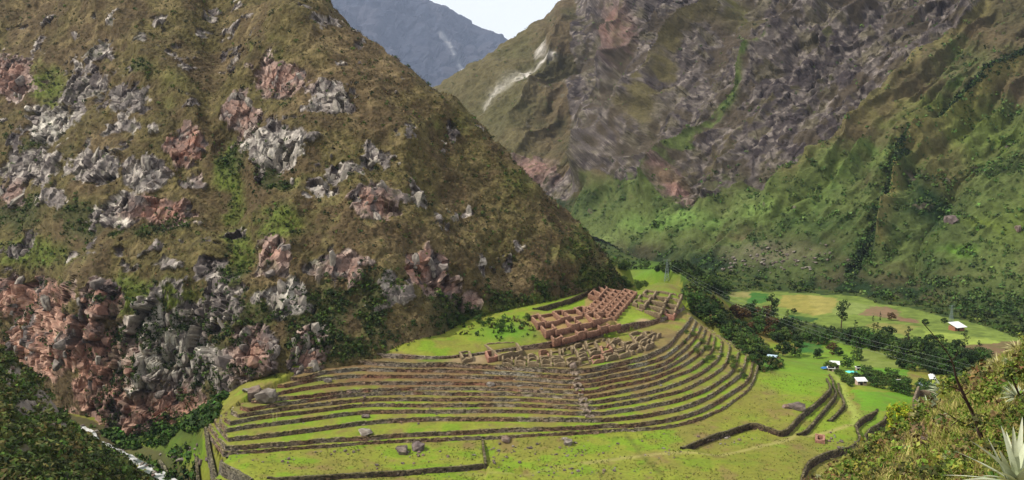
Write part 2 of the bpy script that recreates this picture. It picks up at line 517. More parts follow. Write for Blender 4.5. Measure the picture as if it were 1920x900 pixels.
def ground_A(x, y, detail=True):
    z = TA(x, y)
    z = np.where(z > 18, 18 + 3.5 * np.tanh((z - 18) / 3.5), z)
    for w, h, reach, _ in FREE:
        d, side, par = line_dist(x, y, w[:, :2])
        taper = sstep(0, .06, par) * sstep(0, .06, 1 - par)
        z = z - h * np.exp(-(d / reach) ** 2) * sstep(.45, .08, side * d) * taper
    d, _, _ = line_dist(x, y, RIV[:, :2])
    z = np.minimum(z, -15.9 + np.maximum(0, d - 2.8) * (1.0 + 2.6 * sstep(225, 262, -y + 490)))
    if detail:
        P = np.stack([x, y, z * 0], -1)
        z = z + .22 * fbm(P, 9, 3, 5) + .10 * fbm(P, 2.2, 3, 6)
    return z

pxs = np.linspace(-160, 2150, 620)
rowY = F * 90 / (np.linspace(1000, 395, 380) - 230)
gY = np.repeat(rowY[:, None], len(pxs), 1)
gX = (pxs[None] - 960) / F * (gY * cs + 88 * sn)
_tg = np.gradient(BASE[12][:, :2], axis=0); _tg /= np.linalg.norm(_tg, axis=1, keepdims=True) + 1e-9
ter_poly = np.concatenate([BASE[0][:, :2], (BASE[12][:, :2] + np.stack([-_tg[:, 1], _tg[:, 0]], 1) * .4)[::-1]])
tz = ground_A(gX, gY)
ins = in_poly(gX, gY, ter_poly)
d0, _, _ = line_dist(gX, gY, BASE[0][::6, :2]); d12, _, _ = line_dist(gX, gY, BASE[12][::6, :2])
tz = np.where(ins & (d0 > .7), tz - 3.6, tz)
VA = np.stack([gX, gY, tz], -1)
ax, ay = project(VA)
wob = fbm(VA, 8, 3, 21)
wx, wy = ax + 10 * wob, ay + 4 * fbm(VA, 8, 3, 22)
cA = grass_colour(VA, 60, lime=.55, dry=.16)

def paint(col, x, y, poly, c, soft=1.0, seed=None):
    m = in_poly(x, y, poly).astype(float)
    col[:] = col + (np.asarray(c) - col) * (m * soft)[..., None]
def tint(col, m, c):
    col[:] = col + (np.asarray(c) - col) * np.clip(m, 0, 1)[..., None]
def blob(x, y, cx, cy, rx, ry):
    return np.clip(1.25 - np.sqrt(((x - cx) / rx) ** 2 + ((y - cy) / ry) ** 2), 0, 1)

NZ1, NZ2 = fbm(VA, 20, 4, 71), fbm(VA, 4, 4, 72)
# valley scrub behind and between the fields
scrub = L(52,72,26) + (L(84,92,40) - L(52,72,26)) * sstep(-.3, .4, NZ2)[..., None]
m = in_poly(wx, wy, [(1280,560),(1345,545),(1370,575),(1440,620),(1520,650),(1540,640),(1620,650),(1850,735),(1880,700),(2150,760),(2150,380),(900,380),(1110,470),(1160,505),(1280,505)])
cA[m] = scrub[m]; M_SCRUB = m.copy()
# bright valley fields
FIELDM = np.zeros(gX.shape, bool)
def fieldpoly(poly, c, amt=.9):
    m = in_poly(wx, wy, poly); FIELDM[:] |= m
    k = amt * (0.75 + .5 * sstep(-.4, .4, NZ2))
    cA[m] = (cA + (np.asarray(c) * (1 + .22 * NZ2)[..., None] - cA) * np.clip(k, 0, 1)[..., None])[m]
fieldpoly([(1362,548),(1420,545),(1600,556),(1720,582),(1850,612),(1930,640),(2100,700),(2050,720),(1900,690),(1830,655),(1700,635),(1600,625),(1530,605),(1460,600),(1400,585),(1365,568)], L(122,140,60))
fieldpoly([(1368,549),(1410,547),(1408,558),(1366,556)], L(150,142,84))
fieldpoly([(1412,549),(1440,551),(1440,567),(1400,570)], L(60,112,40))
fieldpoly([(1466,552),(1510,553),(1570,562),(1558,585),(1530,592),(1490,582),(1462,574)], L(158,148,74))
fieldpoly([(1512,553),(1572,562),(1560,586),(1530,592)], L(166,156,84), .7)
fieldpoly([(1574,563),(1640,572),(1660,578),(1600,592),(1560,588)], L(136,150,78))
fieldpoly([(1630,574),(1665,576),(1690,584),(1680,596),(1610,592)], L(140,112,86))
fieldpoly([(1682,592),(1720,600),(1720,606),(1680,602)], L(136,104,82))
fieldpoly([(1800,648),(1850,640),(1900,640),(1960,660),(1900,672),(1815,668)], L(126,100,74))
fieldpoly([(1640,604),(1720,612),(1700,628),(1620,612)], L(140,136,72))
fieldpoly([(1730,620),(1830,632),(1880,640),(1800,650),(1740,640)], L(150,166,72))
fieldpoly([(1480,590),(1545,596),(1520,604),(1478,600)], L(44,84,34))
# near village fields
fieldpoly([(1425,640),(1470,665),(1560,640),(1640,648),(1690,680),(1700,705),(1620,700),(1600,725),(1560,700),(1430,695)], L(114,146,44))
fieldpoly([(1600,655),(1640,652),(1690,675),(1690,690),(1620,688)], L(128,140,66))
fieldpoly([(1600,690),(1700,693),(1705,702),(1610,703)], L(98,150,40))
fieldpoly([(1500,642),(1545,645),(1540,662),(1500,660)], L(62,110,44))
fieldpoly([(1600,730),(1640,733),(1715,742),(1700,770),(1620,770),(1600,750)], L(106,152,36))
# big field under the terraces: greener towards the village, with trodden paths
tint(cA, blob(wx, wy, 1500, 715, 75, 30) * .95, L(122,158,34))
tint(cA, blob(wx, wy, 1640, 790, 30, 60) * .8, L(110,148,34))
tint(cA, blob(wx, wy, 1560, 800, 70, 40) * .6, L(128,150,38))
tint(cA, blob(wx, wy, 1380, 770, 110, 30) * .55, L(134,124,56))
tint(cA, blob(wx, wy, 1400, 860, 120, 40) * .5, L(126,120,50))
tint(cA, blob(wx, wy, 1180, 560, 90, 60) * .7 * sstep(-.3, .3, NZ2 + .2), L(110,136,34))
tint(cA, blob(wx, wy, 1050, 570, 50, 16), L(124,148,36))
tint(cA, blob(wx, wy, 1195, 600, 40, 14), L(140,160,50))
tint(cA, blob(wx, wy, 950, 622, 75, 26) * sstep(-.5, .1, NZ2 + .2), L(100,140,34))
tint(cA, blob(wx, wy, 1240, 510, 75, 22) * .9, L(98,134,40))
tint(cA, blob(wx, wy, 1205, 600, 16, 5) * .8, L(190,150,130))
tint(cA, blob(wx, wy, 330, 850, 60, 40) * .8, L(102,142,30))
tint(cA, blob(wx, wy, 340, 800, 70, 22) * .9, L(60,86,26))
tint(cA, in_poly(wx, wy, [(380,815),(430,770),(470,745),(560,705),(540,735),(480,770),(430,795),(400,820)]) * .75, L(146,118,84))
tint(cA, in_poly(wx, wy, [(0,740),(150,780),(330,860),(400,930),(300,960),(150,900),(0,830)]) * .8, L(78,70,52))
bl = in_poly(ax, ay, [(1285,535),(1330,555),(1370,590),(1425,640),(1470,688),(1430,698),(1400,668),(1350,625),(1300,590)])
tint(cA, bl * .9, L(54,76,28))
tint(cA, blob(wx, wy, 1400, 618, 45, 22) * .8, L(122,84,52))
def path(px, wid, c, amt):
    line = march(TA, *spline(px, 8).T, 150, 800)
    d, _, _ = line_dist(gX, gY, line[:, :2])
    tint(cA, np.clip(1.3 - d / (wid * (1 + .5 * NZ2)), 0, 1) * amt, c)
bp = np.array([(992,603),(1039,648),(1165,615),(1155,600),(1195,550),(1130,530),(1098,560),(1094,578)])
tint(cA, in_poly(ax, ay, bp) * (.75 + .4 * NZ2), L(168,136,92))
tint(cA, in_poly(wx, wy, [(380,815),(300,800),(255,810),(300,850),(380,850)]) * .6, L(64,80,34))
path([(1100,868),(1190,857),(1270,850),(1340,848),(1410,838),(1470,818),(1500,805),(1560,798),(1600,788)], 1.1, L(168,160,92), .8)
path([(1605,790),(1603,760),(1592,740),(1578,715),(1560,700),(1550,690)], 1.6, L(160,172,80), .85)
path([(860,880),(960,888),(1060,872),(1180,858)], .9, L(150,148,80), .5)
path([(1175,815),(1200,850),(1240,890)], .8, L(90,92,40), .5)
ground = link("valley_ground", mesh_np("valley_ground", VA, grid_quads(*gX.shape), M_FIELD, cA, True), kind="structure")

# ------------------------------------------------------------------ terrace lawns and walls
def strip_lawn(k):
    lo, hi = TOPL[k], BASE[k + 1]
    n = 22 if k == 11 else 7
    t = np.linspace(0, 1, n)[:, None, None]
    V = lo[None] * (1 - t) + hi[None] * t
    V[..., 2] = lo[None, :, 2] * (1 - t[..., 0]) + (hi[None, :, 2] - .02) * t[..., 0]
    V[..., 2] += .10 * fbm(V, 1.7, 3, 80 + k) * np.sin(PI * np.clip(t[..., 0], 0, 1)) + .03
    col = grass_colour(V, 90 + k, lime=[.6,.6,.62,.6,.56,.52,.44,.36,.34,.32,.28,.28][k], dry=[.2,.2,.22,.24,.28,.32,.4,.48,.52,.54,.58,.45][k])
    px, py = project(V)
    nz = fbm(V, 5, 3, 55)
    tint(col, blob(px, py, 850, 716, 400, 30) * (.75 + .8 * nz), SOIL * 1.2)
    tint(col, blob(px, py, 700, 690, 200, 20) * .7, L(128,100,72))
    tint(col, blob(px, py, 450, 770, 60, 40) * .7, L(128,126,62))
    tint(col, blob(px + 14 * nz, py, 1330, 685, 60, 42) * (.35 + .9 * nz), L(94,116,38))
    if k == 11:
        tint(col, sstep(-.1, .3, nz) * .6, L(112,94,64))
        tint(col, blob(px, py, 880, 672, 50, 12), L(168,146,112))
        tint(col, blob(px, py, 810, 668, 36, 12), L(92,130,32))
        tint(col, blob(px, py, 1130, 682, 22, 9), L(120,150,38))
    return mesh_np("terrace_lawn", V, grid_quads(n, NC), M_FIELD, col, True)

ORD = ["lowest", "second", "third", "fourth", "fifth", "sixth", "seventh", "eighth", "ninth", "tenth", "eleventh", "twelfth", "topmost"]
def wall_mesh(name, B, T, thick_dir, rows=4, thick=.55, seed=3, mat=None, base_col=None, rough=.13, drop=.5, capw=0.0):
    """battered dry-stone wall: uneven face, ragged cap, real back"""
    n = len(B)
    fr = []
    Bd = B.copy(); Bd[:, 2] -= drop
    for t in np.linspace(0, 1, rows):
        fr.append(Bd * (1 - t) + T * t)
    Tb = T.copy(); Tb[:, :2] += thick_dir * thick
    Bb = Bd.copy(); Bb[:, :2] += thick_dir * (thick + .1)
    V = np.stack(fr + [Tb, Bb], 0)
    f = np.stack([fbm(V[i], .75, 2, seed) for i in range(rows)], 0)
    V[:rows, :, 0] -= thick_dir[None, :, 0] * f * rough * 1.6
    V[:rows, :, 1] -= thick_dir[None, :, 1] * f * rough * 1.6
    top = .16 * fbm(T, 1.1, 2, seed + 1) + .08
    V[rows - 1, :, 2] += top; V[rows, :, 2] += top * .9
    col = None
    if base_col is not None:
        nz = fbm(V, 6, 3, seed + 2); n2 = fbm(V, 1.2, 2, seed + 4)
        col = base_col[0] + (base_col[1] - base_col[0]) * sstep(-.35, .35, nz)[..., None]
        col = col * (1 + .35 * n2)[..., None]
        col[rows - 1:rows + 1] = col[rows - 1:rows + 1] * .5 + np.asarray(base_col[2]) * .5
    return mesh_np(name, V, grid_quads(len(V), n), mat or M_WALL, col)

W_BROWN, W_GREY, W_CAP = L(146,114,92), L(160,146,128), L(128,124,70)
def inward(B):
    tg = np.gradient(B[:, :2], axis=0); tg /= np.linalg.norm(tg, axis=1, keepdims=True) + 1e-9
    return np.stack([-tg[:, 1], tg[:, 0]], 1)
def resamp(A, m):
    s = np.concatenate([[0], np.cumsum(np.linalg.norm(np.diff(A[:, :2], axis=0), axis=1))])
    t = np.linspace(0, s[-1], m)
    return np.stack([np.interp(t, s, A[:, c]) for c in range(3)], 1), t
for k in range(13):
    B, T = BASE[k], TOPL[k]
    s = np.concatenate([[0], np.cumsum(np.linalg.norm(np.diff(B[:, :2], axis=0), axis=1))])
    m = int(s[-1] / .45); t = np.linspace(0, s[-1], m)
    Bm = np.stack([np.interp(t, s, B[:, c]) for c in range(3)], 1)
    Tm = np.stack([np.interp(t, s, T[:, c]) for c in range(3)], 1)
    red = L(156,112,90) if k in (6, 7, 8, 9) else W_BROWN
    g = W_GREY if k != 10 else L(176,168,152)
    if k < 12:
        lab = f"{ORD[k]} of the stone terrace walls sweeping round the hillside, counted from the bottom"
    else:
        lab = "uppermost stone retaining wall, just below the red walled ruins"
    link("terrace_wall", wall_mesh("terrace_wall", Bm, Tm, inward(Bm), seed=200 + k * 7, base_col=(red, g, W_CAP if k < 12 else W_GREY)), None, label=lab, category="stone wall", group="stone walls of the terraces")
    if k < 12:
        link("terrace_lawn", strip_lawn(k), kind="structure")
for i, (w, h, reach, lab) in enumerate(FREE):
    B, _ = resamp(w, max(12, int(len(w) * 2)))
    inn = inward(B)
    lo = B[:, :2] - inn * .5; hi = B[:, :2] + inn * 1.3
    zl, zh = ground_A(lo[:, 0], lo[:, 1], False), ground_A(hi[:, 0], hi[:, 1], False)
    Bq = B.copy(); Bq[:, 2] = zl - .2; Bq[:, :2] -= inn * .28
    Tq = B.copy(); Tq[:, 2] = np.maximum(zh, zl + .4) + .12; Tq[:, :2] -= inn * .05
    pale = i in (0, 7, 8)
    link("field_wall", wall_mesh("field_wall", Bq, Tq, inn, seed=320 + i * 7, rough=.16, thick=.6, drop=.8, base_col=(L(128,116,98) if pale else L(92,74,58), L(150,142,128) if pale else L(104,92,76), L(130,124,84))), None, label=lab, category="stone wall")

# ------------------------------------------------------------------ river
def ribbon(line, half, n=7):
    tg = np.gradient(line[:, :2], axis=0); tg /= np.linalg.norm(tg, axis=1, keepdims=True)
    nr = np.stack([-tg[:, 1], tg[:, 0]], 1)
    w = half * (1 + .28 * fbm(line, 7, 2, 9))
    t = np.linspace(-1, 1, n)
    V = np.repeat(line[None], n, 0).copy()
    V[:, :, :2] += nr[None] * (t[:, None] * w[None])[..., None]
    return V
rl, _ = resamp(RIV, 260)
VR = ribbon(rl, 1.9, 15)
VR[..., 2] = -14.9 + .32 * fbm(VR, 1.6, 3, 14) + .2 * fbm(VR, .6, 2, 15)
foam = sstep(-.35, .3, fbm(VR, 1.8, 3, 16))
cR = L(96,106,100) + (L(236,234,230) - L(96,106,100)) * foam[..., None]
M_RIVER = make_mat("white_water", "Col", n1=(.8, .1), n2=(4, .14), bump=(.6, .12), rough=.35, spec=.4)
link("river", mesh_np("river", VR, grid_quads(*VR.shape[:2]), M_RIVER, cR, True), kind="structure")

# ------------------------------------------------------------------ left hill
ridge = [(572,0,430),(626,35,418),(690,88,402),(750,140,388),(800,185,380),(850,225,378),(900,262,378),(950,310,374),(1000,368,370),(1050,412,370),(1100,465,370),(1150,520,374)]
hb = [(0,739,330),(0,640,338),(0,520,347),(0,400,372),(0,250,410),(0,100,455),(0,0,487),
 (150,797,299),(150,650,304),(150,560,309),(150,520,318),(150,400,344),(150,250,382),(150,100,427),(150,0,460),
 (300,815,284),(300,700,289),(300,600,293),(300,520,303),(300,400,330),(300,250,366),(300,100,411),(300,0,445),
 (430,728,263),(430,650,270),(430,600,277),(430,520,296),(430,400,330),(430,250,372),(430,100,420),(430,0,458),
 (520,735,257),(520,650,264),(520,560,277),(520,480,288),(520,400,309),(520,250,345),(520,100,388),(520,0,425),
 (620,672,266),(620,600,272),(620,500,291),(620,400,312),(620,300,334),(620,200,360),(620,100,390),
 (760,664,273),(760,600,281),(760,500,298),(760,400,319),(760,300,343),(760,200,371),
 (870,595,308),(870,520,318),(870,400,342),(870,300,366),(1000,571,326),(1000,480,340),(1000,420,355),(1100,545,345),(1100,500,355),
 (-260,760,360),(-260,520,380),(-260,250,440),(-260,0,515),(590,-150,520),(300,-150,530),(0,-150,560),(-260,-150,600)] + ridge
pB = [at_Y(*p) for p in hb]
for p in ridge:
    q = at_Y(*p)
    pB.append(q + np.array([42, 34, -46])); pB.append(q + np.array([120, 95, -120]))
TB = TPS(pB, 3e-4)
FOOT = np.array([(-260,352),(0,328),(100,308),(160,296),(240,279),(330,282),(430,261),(520,256),(600,263),(700,269),(800,272),(860,303),(930,311),(1000,322),(1080,338),(1150,364),(1290,400)], float)
RTOP = np.array([(-260,600),(0,560),(300,530),(500,505),(590,480),(700,450),(800,425),(900,420),(1000,412),(1150,415),(1290,440)], float)

def arc_grid(T, pxs, y0, y1, rows, fine=500, zf=None, wgt=None):
    """columns of equal surface spacing from y0 to y1"""
    Y = y0[None] + (y1 - y0)[None] * np.linspace(0, 1, fine)[:, None]
    X = (pxs[None] - 960) / F * (Y * cs + 60 * sn)
    Z = T(X, Y)
    if zf is not None:
        Z = zf(X, Y, Z)
    V = np.stack([X, Y, Z], -1)
    _, py = project(V)
    ds = np.sqrt((np.diff(Y, axis=0)) ** 2 + np.diff(Z, axis=0) ** 2) * .35 + np.abs(np.diff(py, axis=0)) * Y[1:] / F
    if wgt is not None:
        ds = ds * wgt(py[1:])
    S = np.concatenate([np.zeros((1, len(pxs))), np.cumsum(ds, 0)])
    out = np.empty((rows, len(pxs), 3))
    for j in range(len(pxs)):
        t = np.linspace(0, S[-1, j], rows)
        yj = np.interp(t, S[:, j], Y[:, j])
        out[:, j, 1] = yj
        out[:, j, 0] = np.interp(yj, Y[:, j], X[:, j])
        out[:, j, 2] = np.interp(yj, Y[:, j], Z[:, j])
    return out

pxb = np.linspace(-240, 1270, 800)
fB, tB = np.interp(pxb, FOOT[:, 0], FOOT[:, 1]), np.interp(pxb, RTOP[:, 0], RTOP[:, 1])
def footfall(X, Y, Z):
    return Z - np.maximum(0, fB[None] - Y) * 2.5
VB = arc_grid(TB, pxb, fB - 6, tB, 470, zf=footfall, wgt=lambda py: np.where(py < -20, .12, 1.0))
nB = grid_normals(VB)
bx, by = project(VB)
# broad folds and spurs, then gullies
big = fbm(VB, 55, 3, 101); med = fbm(VB, 17, 4, 102)
edge_keep = sstep(0, 14, VB[..., 1] - fB[None])
def pxline(x, y, pts, w):
    d, s, p = line_dist(x, y, np.array(pts, float))
    return np.exp(-(d / w) ** 2), s * d, p
fold = 2.6 * big + 2.4 * med
for pts, w, a in [([(190,0),(260,80),(320,140),(370,230),(395,300)], 26, 3.0), ([(590,20),(520,60),(470,110),(430,150),(425,230)], 24, 3.2), ([(540,40),(600,90),(680,170),(760,260)], 26, 2.2),
                  ([(400,0),(420,120),(405,260),(420,380),(445,480)], 34, -3.4), ([(120,80),(90,230),(60,330),(30,420)], 30, -2.0), ([(250,560),(330,520),(420,540)], 30, 1.5), ([(660,560),(720,600),(800,640)], 40, -2.2), ([(640,300),(690,420),(720,520)], 26, 1.6), ([(560,420),(600,520),(620,640)], 24, -1.8)]:
    g, _, _ = pxline(bx + 16 * med, by, pts, w)
    fold = fold + 1.5 * a * g
rx_ = VB[..., 0] - .55 * sstep(-90, 40, VB[..., 0]) * VB[..., 2] + .35 * sstep(-60, -180, VB[..., 0]) * VB[..., 2] + 5 * fbm(VB, 16, 3, 106)
rill = fbm(np.stack([rx_, VB[..., 1] * .35, VB[..., 2] * .3], -1), 11, 3, 104)
rill2 = fbm(np.stack([rx_, VB[..., 1] * .5, VB[..., 2] * .45], -1), 3.2, 3, 105)
fold = fold + 1.7 * (1 - 2.4 * np.abs(rill)) + .5 * rill2
VB = VB + nB * (fold * edge_keep)[..., None]
# outcrops of rock
OUT = [(25,150,50,55,1,1),(92,235,62,48,1,2),(150,165,70,55,.8,0),(235,195,70,45,.7,0),(60,310,95,50,.85,0),(180,312,62,50,.9,0),(225,392,56,52,1,2),(272,330,52,46,.95,0),(300,390,75,26,1,3),(350,285,46,48,1,3),(110,372,60,26,.7,0),(20,360,40,30,.7,1),
 (525,150,72,46,.95,1),(455,215,46,52,.85,1),(520,272,74,58,1,0),(492,300,26,50,1,0),(620,192,62,46,.9,0),(640,330,48,34,.85,0),(600,355,34,26,.8,0),(705,390,56,44,1,1),(775,370,38,40,.6,0),(700,300,40,34,.7,0),(868,402,32,15,.7,0),(760,255,20,24,.6,0),
 (515,480,42,50,1,1),(540,560,62,42,.95,0),(650,510,60,34,.9,1),(600,500,30,24,.7,0),(790,505,50,34,1,3),(830,540,42,30,.9,1),(878,565,32,26,.95,1),(905,500,36,40,.5,0),(960,470,40,30,.4,0),
 (30,470,45,16,.7,0),(320,495,30,16,.8,0),(260,508,14,9,.8,2),(390,500,50,40,.6,0),(430,560,50,60,.85,0),(380,600,60,50,.9,0),(480,660,58,66,1,1),(575,670,46,60,1,1),(595,625,30,40,.9,0),
 (60,560,110,50,1,3),(110,640,130,80,1,3),(200,560,70,50,1,1),(200,700,90,120,1,3),(280,660,70,110,1,2),(350,680,60,90,1,0),(300,780,110,70,1,3),(220,820,70,40,1,3),(420,690,50,60,.8,0),(330,620,60,50,1,2),(340,745,70,40,1,2),
 (440,0,20,14,.6,0),(390,20,26,20,.6,0),(300,45,30,20,.5,0),(610,50,40,18,.7,0),(430,95,30,25,.6,0),(680,85,16,12,.6,0),(350,130,40,24,.5,0),(270,235,40,30,.5,0),(210,110,24,20,.5,0)]
wbx, wby = bx + 17 * fbm(VB, 9, 3, 111), by + 15 * fbm(VB, 9, 3, 112)
RM = np.zeros(bx.shape); PINK = np.zeros(bx.shape); WHITE = np.zeros(bx.shape)
for x, y, rx, ry, w, t in OUT:
    b = blob(wbx, wby, x, y, rx, ry) * w
    RM = np.maximum(RM, b)
    if t in (1, 3): PINK = np.maximum(PINK, b * (1.0 if t == 3 else .55))
    if t == 2: WHITE = np.maximum(WHITE, b)
nzr = fbm(VB, 4.5, 4, 113)
RM = sstep(.34, .54, .95 * RM + .34 * nzr + .22 * fbm(VB * np.array([1, .6, .5]), 2.6, 3, 114))
RM = np.maximum(RM, sstep(.42, .54, fbm(VB, 11, 4, 115) + .3 * nzr + .12 * sstep(500, 200, bx)) * .85 * (by > 30) * (bx < 980))
act = RM > .02
Pr = VB[act]
ST = np.array([[.9, .0, .25], [-.1, .95, .3], [-.25, -.3, .9]])      # strata dip steeply to the right
Pq = Pr @ ST
f1, g1, r1 = facets(Pq, (7.5, 12.0, 12.0), 1, .7); f2, g2, r2 = facets(Pq, (3.3, 6.5, 5.8), 5, .7); f3, g3, r3 = facets(Pq, (1.5, 3.0, 2.2), 9, .5)
cliff = in_poly(bx, by, [(-240,505),(60,515),(200,545),(330,590),(430,590),(610,600),(610,700),(430,745),(400,800),(300,860),(-240,860)])[act]
zz = Pr[:, 2] + .25 * Pr[:, 0] + 3.0 * fbm(Pr, 14, 3, 118)
led = (zz / (4.2 + 1.5 * cliff)) % 1.0
rel = (3.6 + 2.2 * cliff) * f1 + 1.7 * f2 + .3 * f3 + (1.1 + .9 * cliff) * (led - .4) - .35 + .6 * cliff - 1.3 * cliff * (1 - sstep(0, .09, g1)) - .5 * cliff * (1 - sstep(0, .1, g2))
clf = np.zeros(bx.shape); clf[act] = rel
cid = np.zeros(bx.shape); cid[act] = (r1 * .5 + r2 * .5); cid3 = np.zeros(bx.shape); cid3[act] = r2 * .4 + r3 * .6
dirB = nB * .65 + np.array([0.05, -.55, .1]); dirB /= np.linalg.norm(dirB, axis=-1, keepdims=True)
VB = VB + dirB * (clf * RM * sstep(0, 6, VB[..., 1] - fB[None] + 3))[..., None]
tuft = fbm(VB, 1.1, 2, 116)
VB = VB + nB * ((1 - RM) * (.42 * tuft + .5 * fbm(VB, 3.2, 2, 117)))[..., None]
# colours of the hill: dry grass, green flushes, rock kinds
n1, n2, n3 = fbm(VB, 26, 4, 121), fbm(VB, 6, 4, 122), fbm(VB, 1.5, 2, 123)
HB, HO, HT, HG, HD = L(92,77,52), L(96,87,50), L(130,112,80), L(94,104,42), L(56,66,32)
cB = HB + (HO - HB) * sstep(-.3, .35, n1 + .5 * n2)[..., None]
tint(cB, sstep(.05, .5, n2 - .2 * n1) * .55, HT)
for x, y, rx, ry, a in [(770,620,100,55,.9),(800,470,60,40,.6),(720,120,40,60,.5),(600,90,60,60,.4),(970,530,60,35,.7),(110,430,80,30,.6),(900,400,80,60,.35)]:
    tint(cB, blob(bx, by, x, y, rx, ry) * a * (.8 + .5 * n2), HT)
GREEN = np.zeros(bx.shape)
for x, y, rx, ry, a in [(235,555,75,40,1),(310,560,90,40,.8),(520,420,60,35,.9),(425,330,32,130,.75),(440,470,30,70,.8),(85,160,50,60,.6),(60,480,120,40,.7),(850,240,120,30,.3),(500,100,60,40,.35),(960,340,60,80,.4),(1080,470,60,60,.5),(1120,520,60,30,.9),(1000,570,140,26,.85),(900,600,70,30,1),(560,330,90,60,.3),(330,180,60,60,.3),(620,420,120,80,.25)]:
    GREEN = np.maximum(GREEN, blob(bx + 14 * n2, by + 10 * n1, x, y, rx, ry) * a)
tint(cB, sstep(.15, .75, GREEN + .35 * n2), HG)
DARKG = np.zeros(bx.shape)
for x, y, rx, ry, a in [(40,400,70,40,1),(160,420,50,40,1),(250,430,60,20,.7),(330,420,40,40,.6),(430,540,50,70,.75),(470,600,60,60,.8),(560,610,50,50,1),(620,590,40,70,1),(690,580,50,60,.95),(720,620,90,30,.5),(650,655,80,26,.9),(860,600,60,40,1),(830,580,40,30,.9),(410,690,40,70,.9),(500,330,30,30,.9),(440,290,40,40,.6),(520,345,40,16,.9),(300,650,40,60,.55),(370,660,50,60,.7),(350,790,80,26,.9),(700,545,60,30,.8),(940,560,70,26,.7),(1040,540,60,20,.6),(60,270,60,50,.4),(520,170,60,30,.4),(270,140,40,30,.5),(570,560,40,40,.8),(180,590,20,60,.6)]:
    DARKG = np.maximum(DARKG, blob(bx + 14 * n2, by + 10 * n1, x, y, rx, ry) * a)
DARKG = sstep(.2, .7, DARKG + .5 * n2)
tint(cB, DARKG * .7, HD)
cB = cB * (1 + .30 * n3 + .2 * n2 + .16 * rill2)[..., None]
tint(cB, sstep(.18, .5, fbm(VB, 2.2, 3, 124) + .25 * n1) * .6, L(62,56,34))
R_GREY, R_DARK, R_PALE, R_PINK, R_RED = L(146,136,128), L(104,94,90), L(210,200,184), L(172,136,120), L(160,114,94)
rock = R_DARK + (R_GREY - R_DARK) * sstep(.2, .75, cid + .35 * n2)[..., None]
rock = rock + (R_PALE - rock) * (sstep(.55, .9, cid3 + .35 * n3) * (.45 + .5 * np.clip(WHITE * 1.4, 0, 1)))[..., None]
pk = np.clip(PINK * 1.5, 0, 1) * sstep(.25, .6, cid + .45 * n2 + .15)
rock = rock + ((R_PINK + (R_RED - R_PINK) * sstep(.3, .7, cid3)[..., None]) - rock) * (pk * .9)[..., None]
palez = np.clip(blob(wbx, wby, 275, 660, 55, 95) + blob(wbx, wby, 350, 660, 60, 60) * .8 + blob(wbx, wby, 95, 235, 60, 40) + blob(wbx, wby, 540, 555, 50, 40) * .7 + blob(wbx, wby, 515, 275, 60, 40) * .6, 0, 1)
lowc = in_poly(wbx, wby, [(-60,520),(60,535),(140,580),(172,640),(168,700),(165,770),(250,790),(340,770),(400,745),(420,780),(320,860),(180,830),(-60,780)]) * 1.0
rock = rock + ((L(158,120,102) + (L(200,164,142) - L(158,120,102)) * sstep(-.2, .4, n2 + .5 * n3)[..., None]) - rock) * (lowc * .8 * sstep(-.3, .2, n2 + cid - .4) * (1 - .85 * palez))[..., None]
rock = rock + (L(214,208,192) - rock) * (palez * (.5 + .3 * lowc + .25 * (by > 520)) * sstep(.15, .6, cid3 + .4 * n2 + .1))[..., None]
mossy = sstep(.25, .5, n2 + .4 * n3) * .55 * (1 - lowc)
rock = rock + (L(74,76,44) - rock) * mossy[..., None]
rock = rock * (.58 + .16 * lowc + .66 * cid3 + .25 * (cid - .5) + .2 * n3)[..., None]
cB = cB + (rock - cB) * sstep(.25, .6, RM + .15 * n3)[..., None]
cB = cB * 1.14
hill = link("hillside", mesh_np("hillside", VB, grid_quads(*bx.shape), M_HILL, cB, False), kind="structure")

# ------------------------------------------------------------------ right mountain
crest = [(815,180,1330),(880,132,1310),(950,76,1300),(1020,38,1310),(1090,0,1330)]
pc = crest + [(1180,-60,1330),(1300,-140,1300),(950,300,1010),(950,200,1120),(1090,430,850),(1090,350,930),(1090,250,1030),(1090,130,1160),
 (1200,480,690),(1200,430,735),(1200,300,850),(1200,150,1010),(1200,0,1150),(1350,520,610),(1350,440,660),(1350,300,760),(1350,150,880),(1350,0,1010),
 (1500,540,560),(1500,450,605),(1500,300,690),(1500,150,790),(1500,0,905),(1500,-150,1030),(1700,565,510),(1700,450,555),(1700,300,625),(1700,150,710),(1700,0,810),(1700,-150,920),
 (1900,610,462),(1900,500,500),(1900,300,580),(1900,150,655),(1900,0,745),(1900,-150,850),(2150,640,430),(2150,400,500),(2150,150,600),(2150,-100,740),(820,330,1100)]
pC = [at_Y(*p) for p in pc]
for p in crest:
    q = at_Y(*p); pC.append(q + np.array([-20, 160, -90])); pC.append(q + np.array([-60, 420, -300]))
TC = TPS(pC, 1e-4)
CB0 = np.array([(740,1000),(950,940),(1090,835),(1200,670),(1350,592),(1500,545),(1700,497),(1900,450),(2150,420),(2300,410)], float)
CB1 = np.array([(740,1520),(950,1480),(1090,1480),(1200,1420),(1350,1220),(1500,1100),(1700,980),(1900,900),(2300,820)], float)
pxc = np.linspace(745, 2160, 640)
cy0, cy1 = np.interp(pxc, CB0[:, 0], CB0[:, 1]), np.interp(pxc, CB1[:, 0], CB1[:, 1])
VC = arc_grid(TC, pxc, cy0, cy1, 400, wgt=lambda py: np.where(py < -20, .12, 1.0))
nC = grid_normals(VC)
cx, cyp = project(VC)
Cb = fbm(VC, 130, 3, 131); Cm = fbm(VC, 42, 4, 132); Cf = fbm(VC, 12, 4, 133)
sc_d = VC[..., 1] / 700.0
rel = 8 * Cb + 8 * Cm
wcx, wcy = cx + 12 * Cm, cyp + 12 * Cb
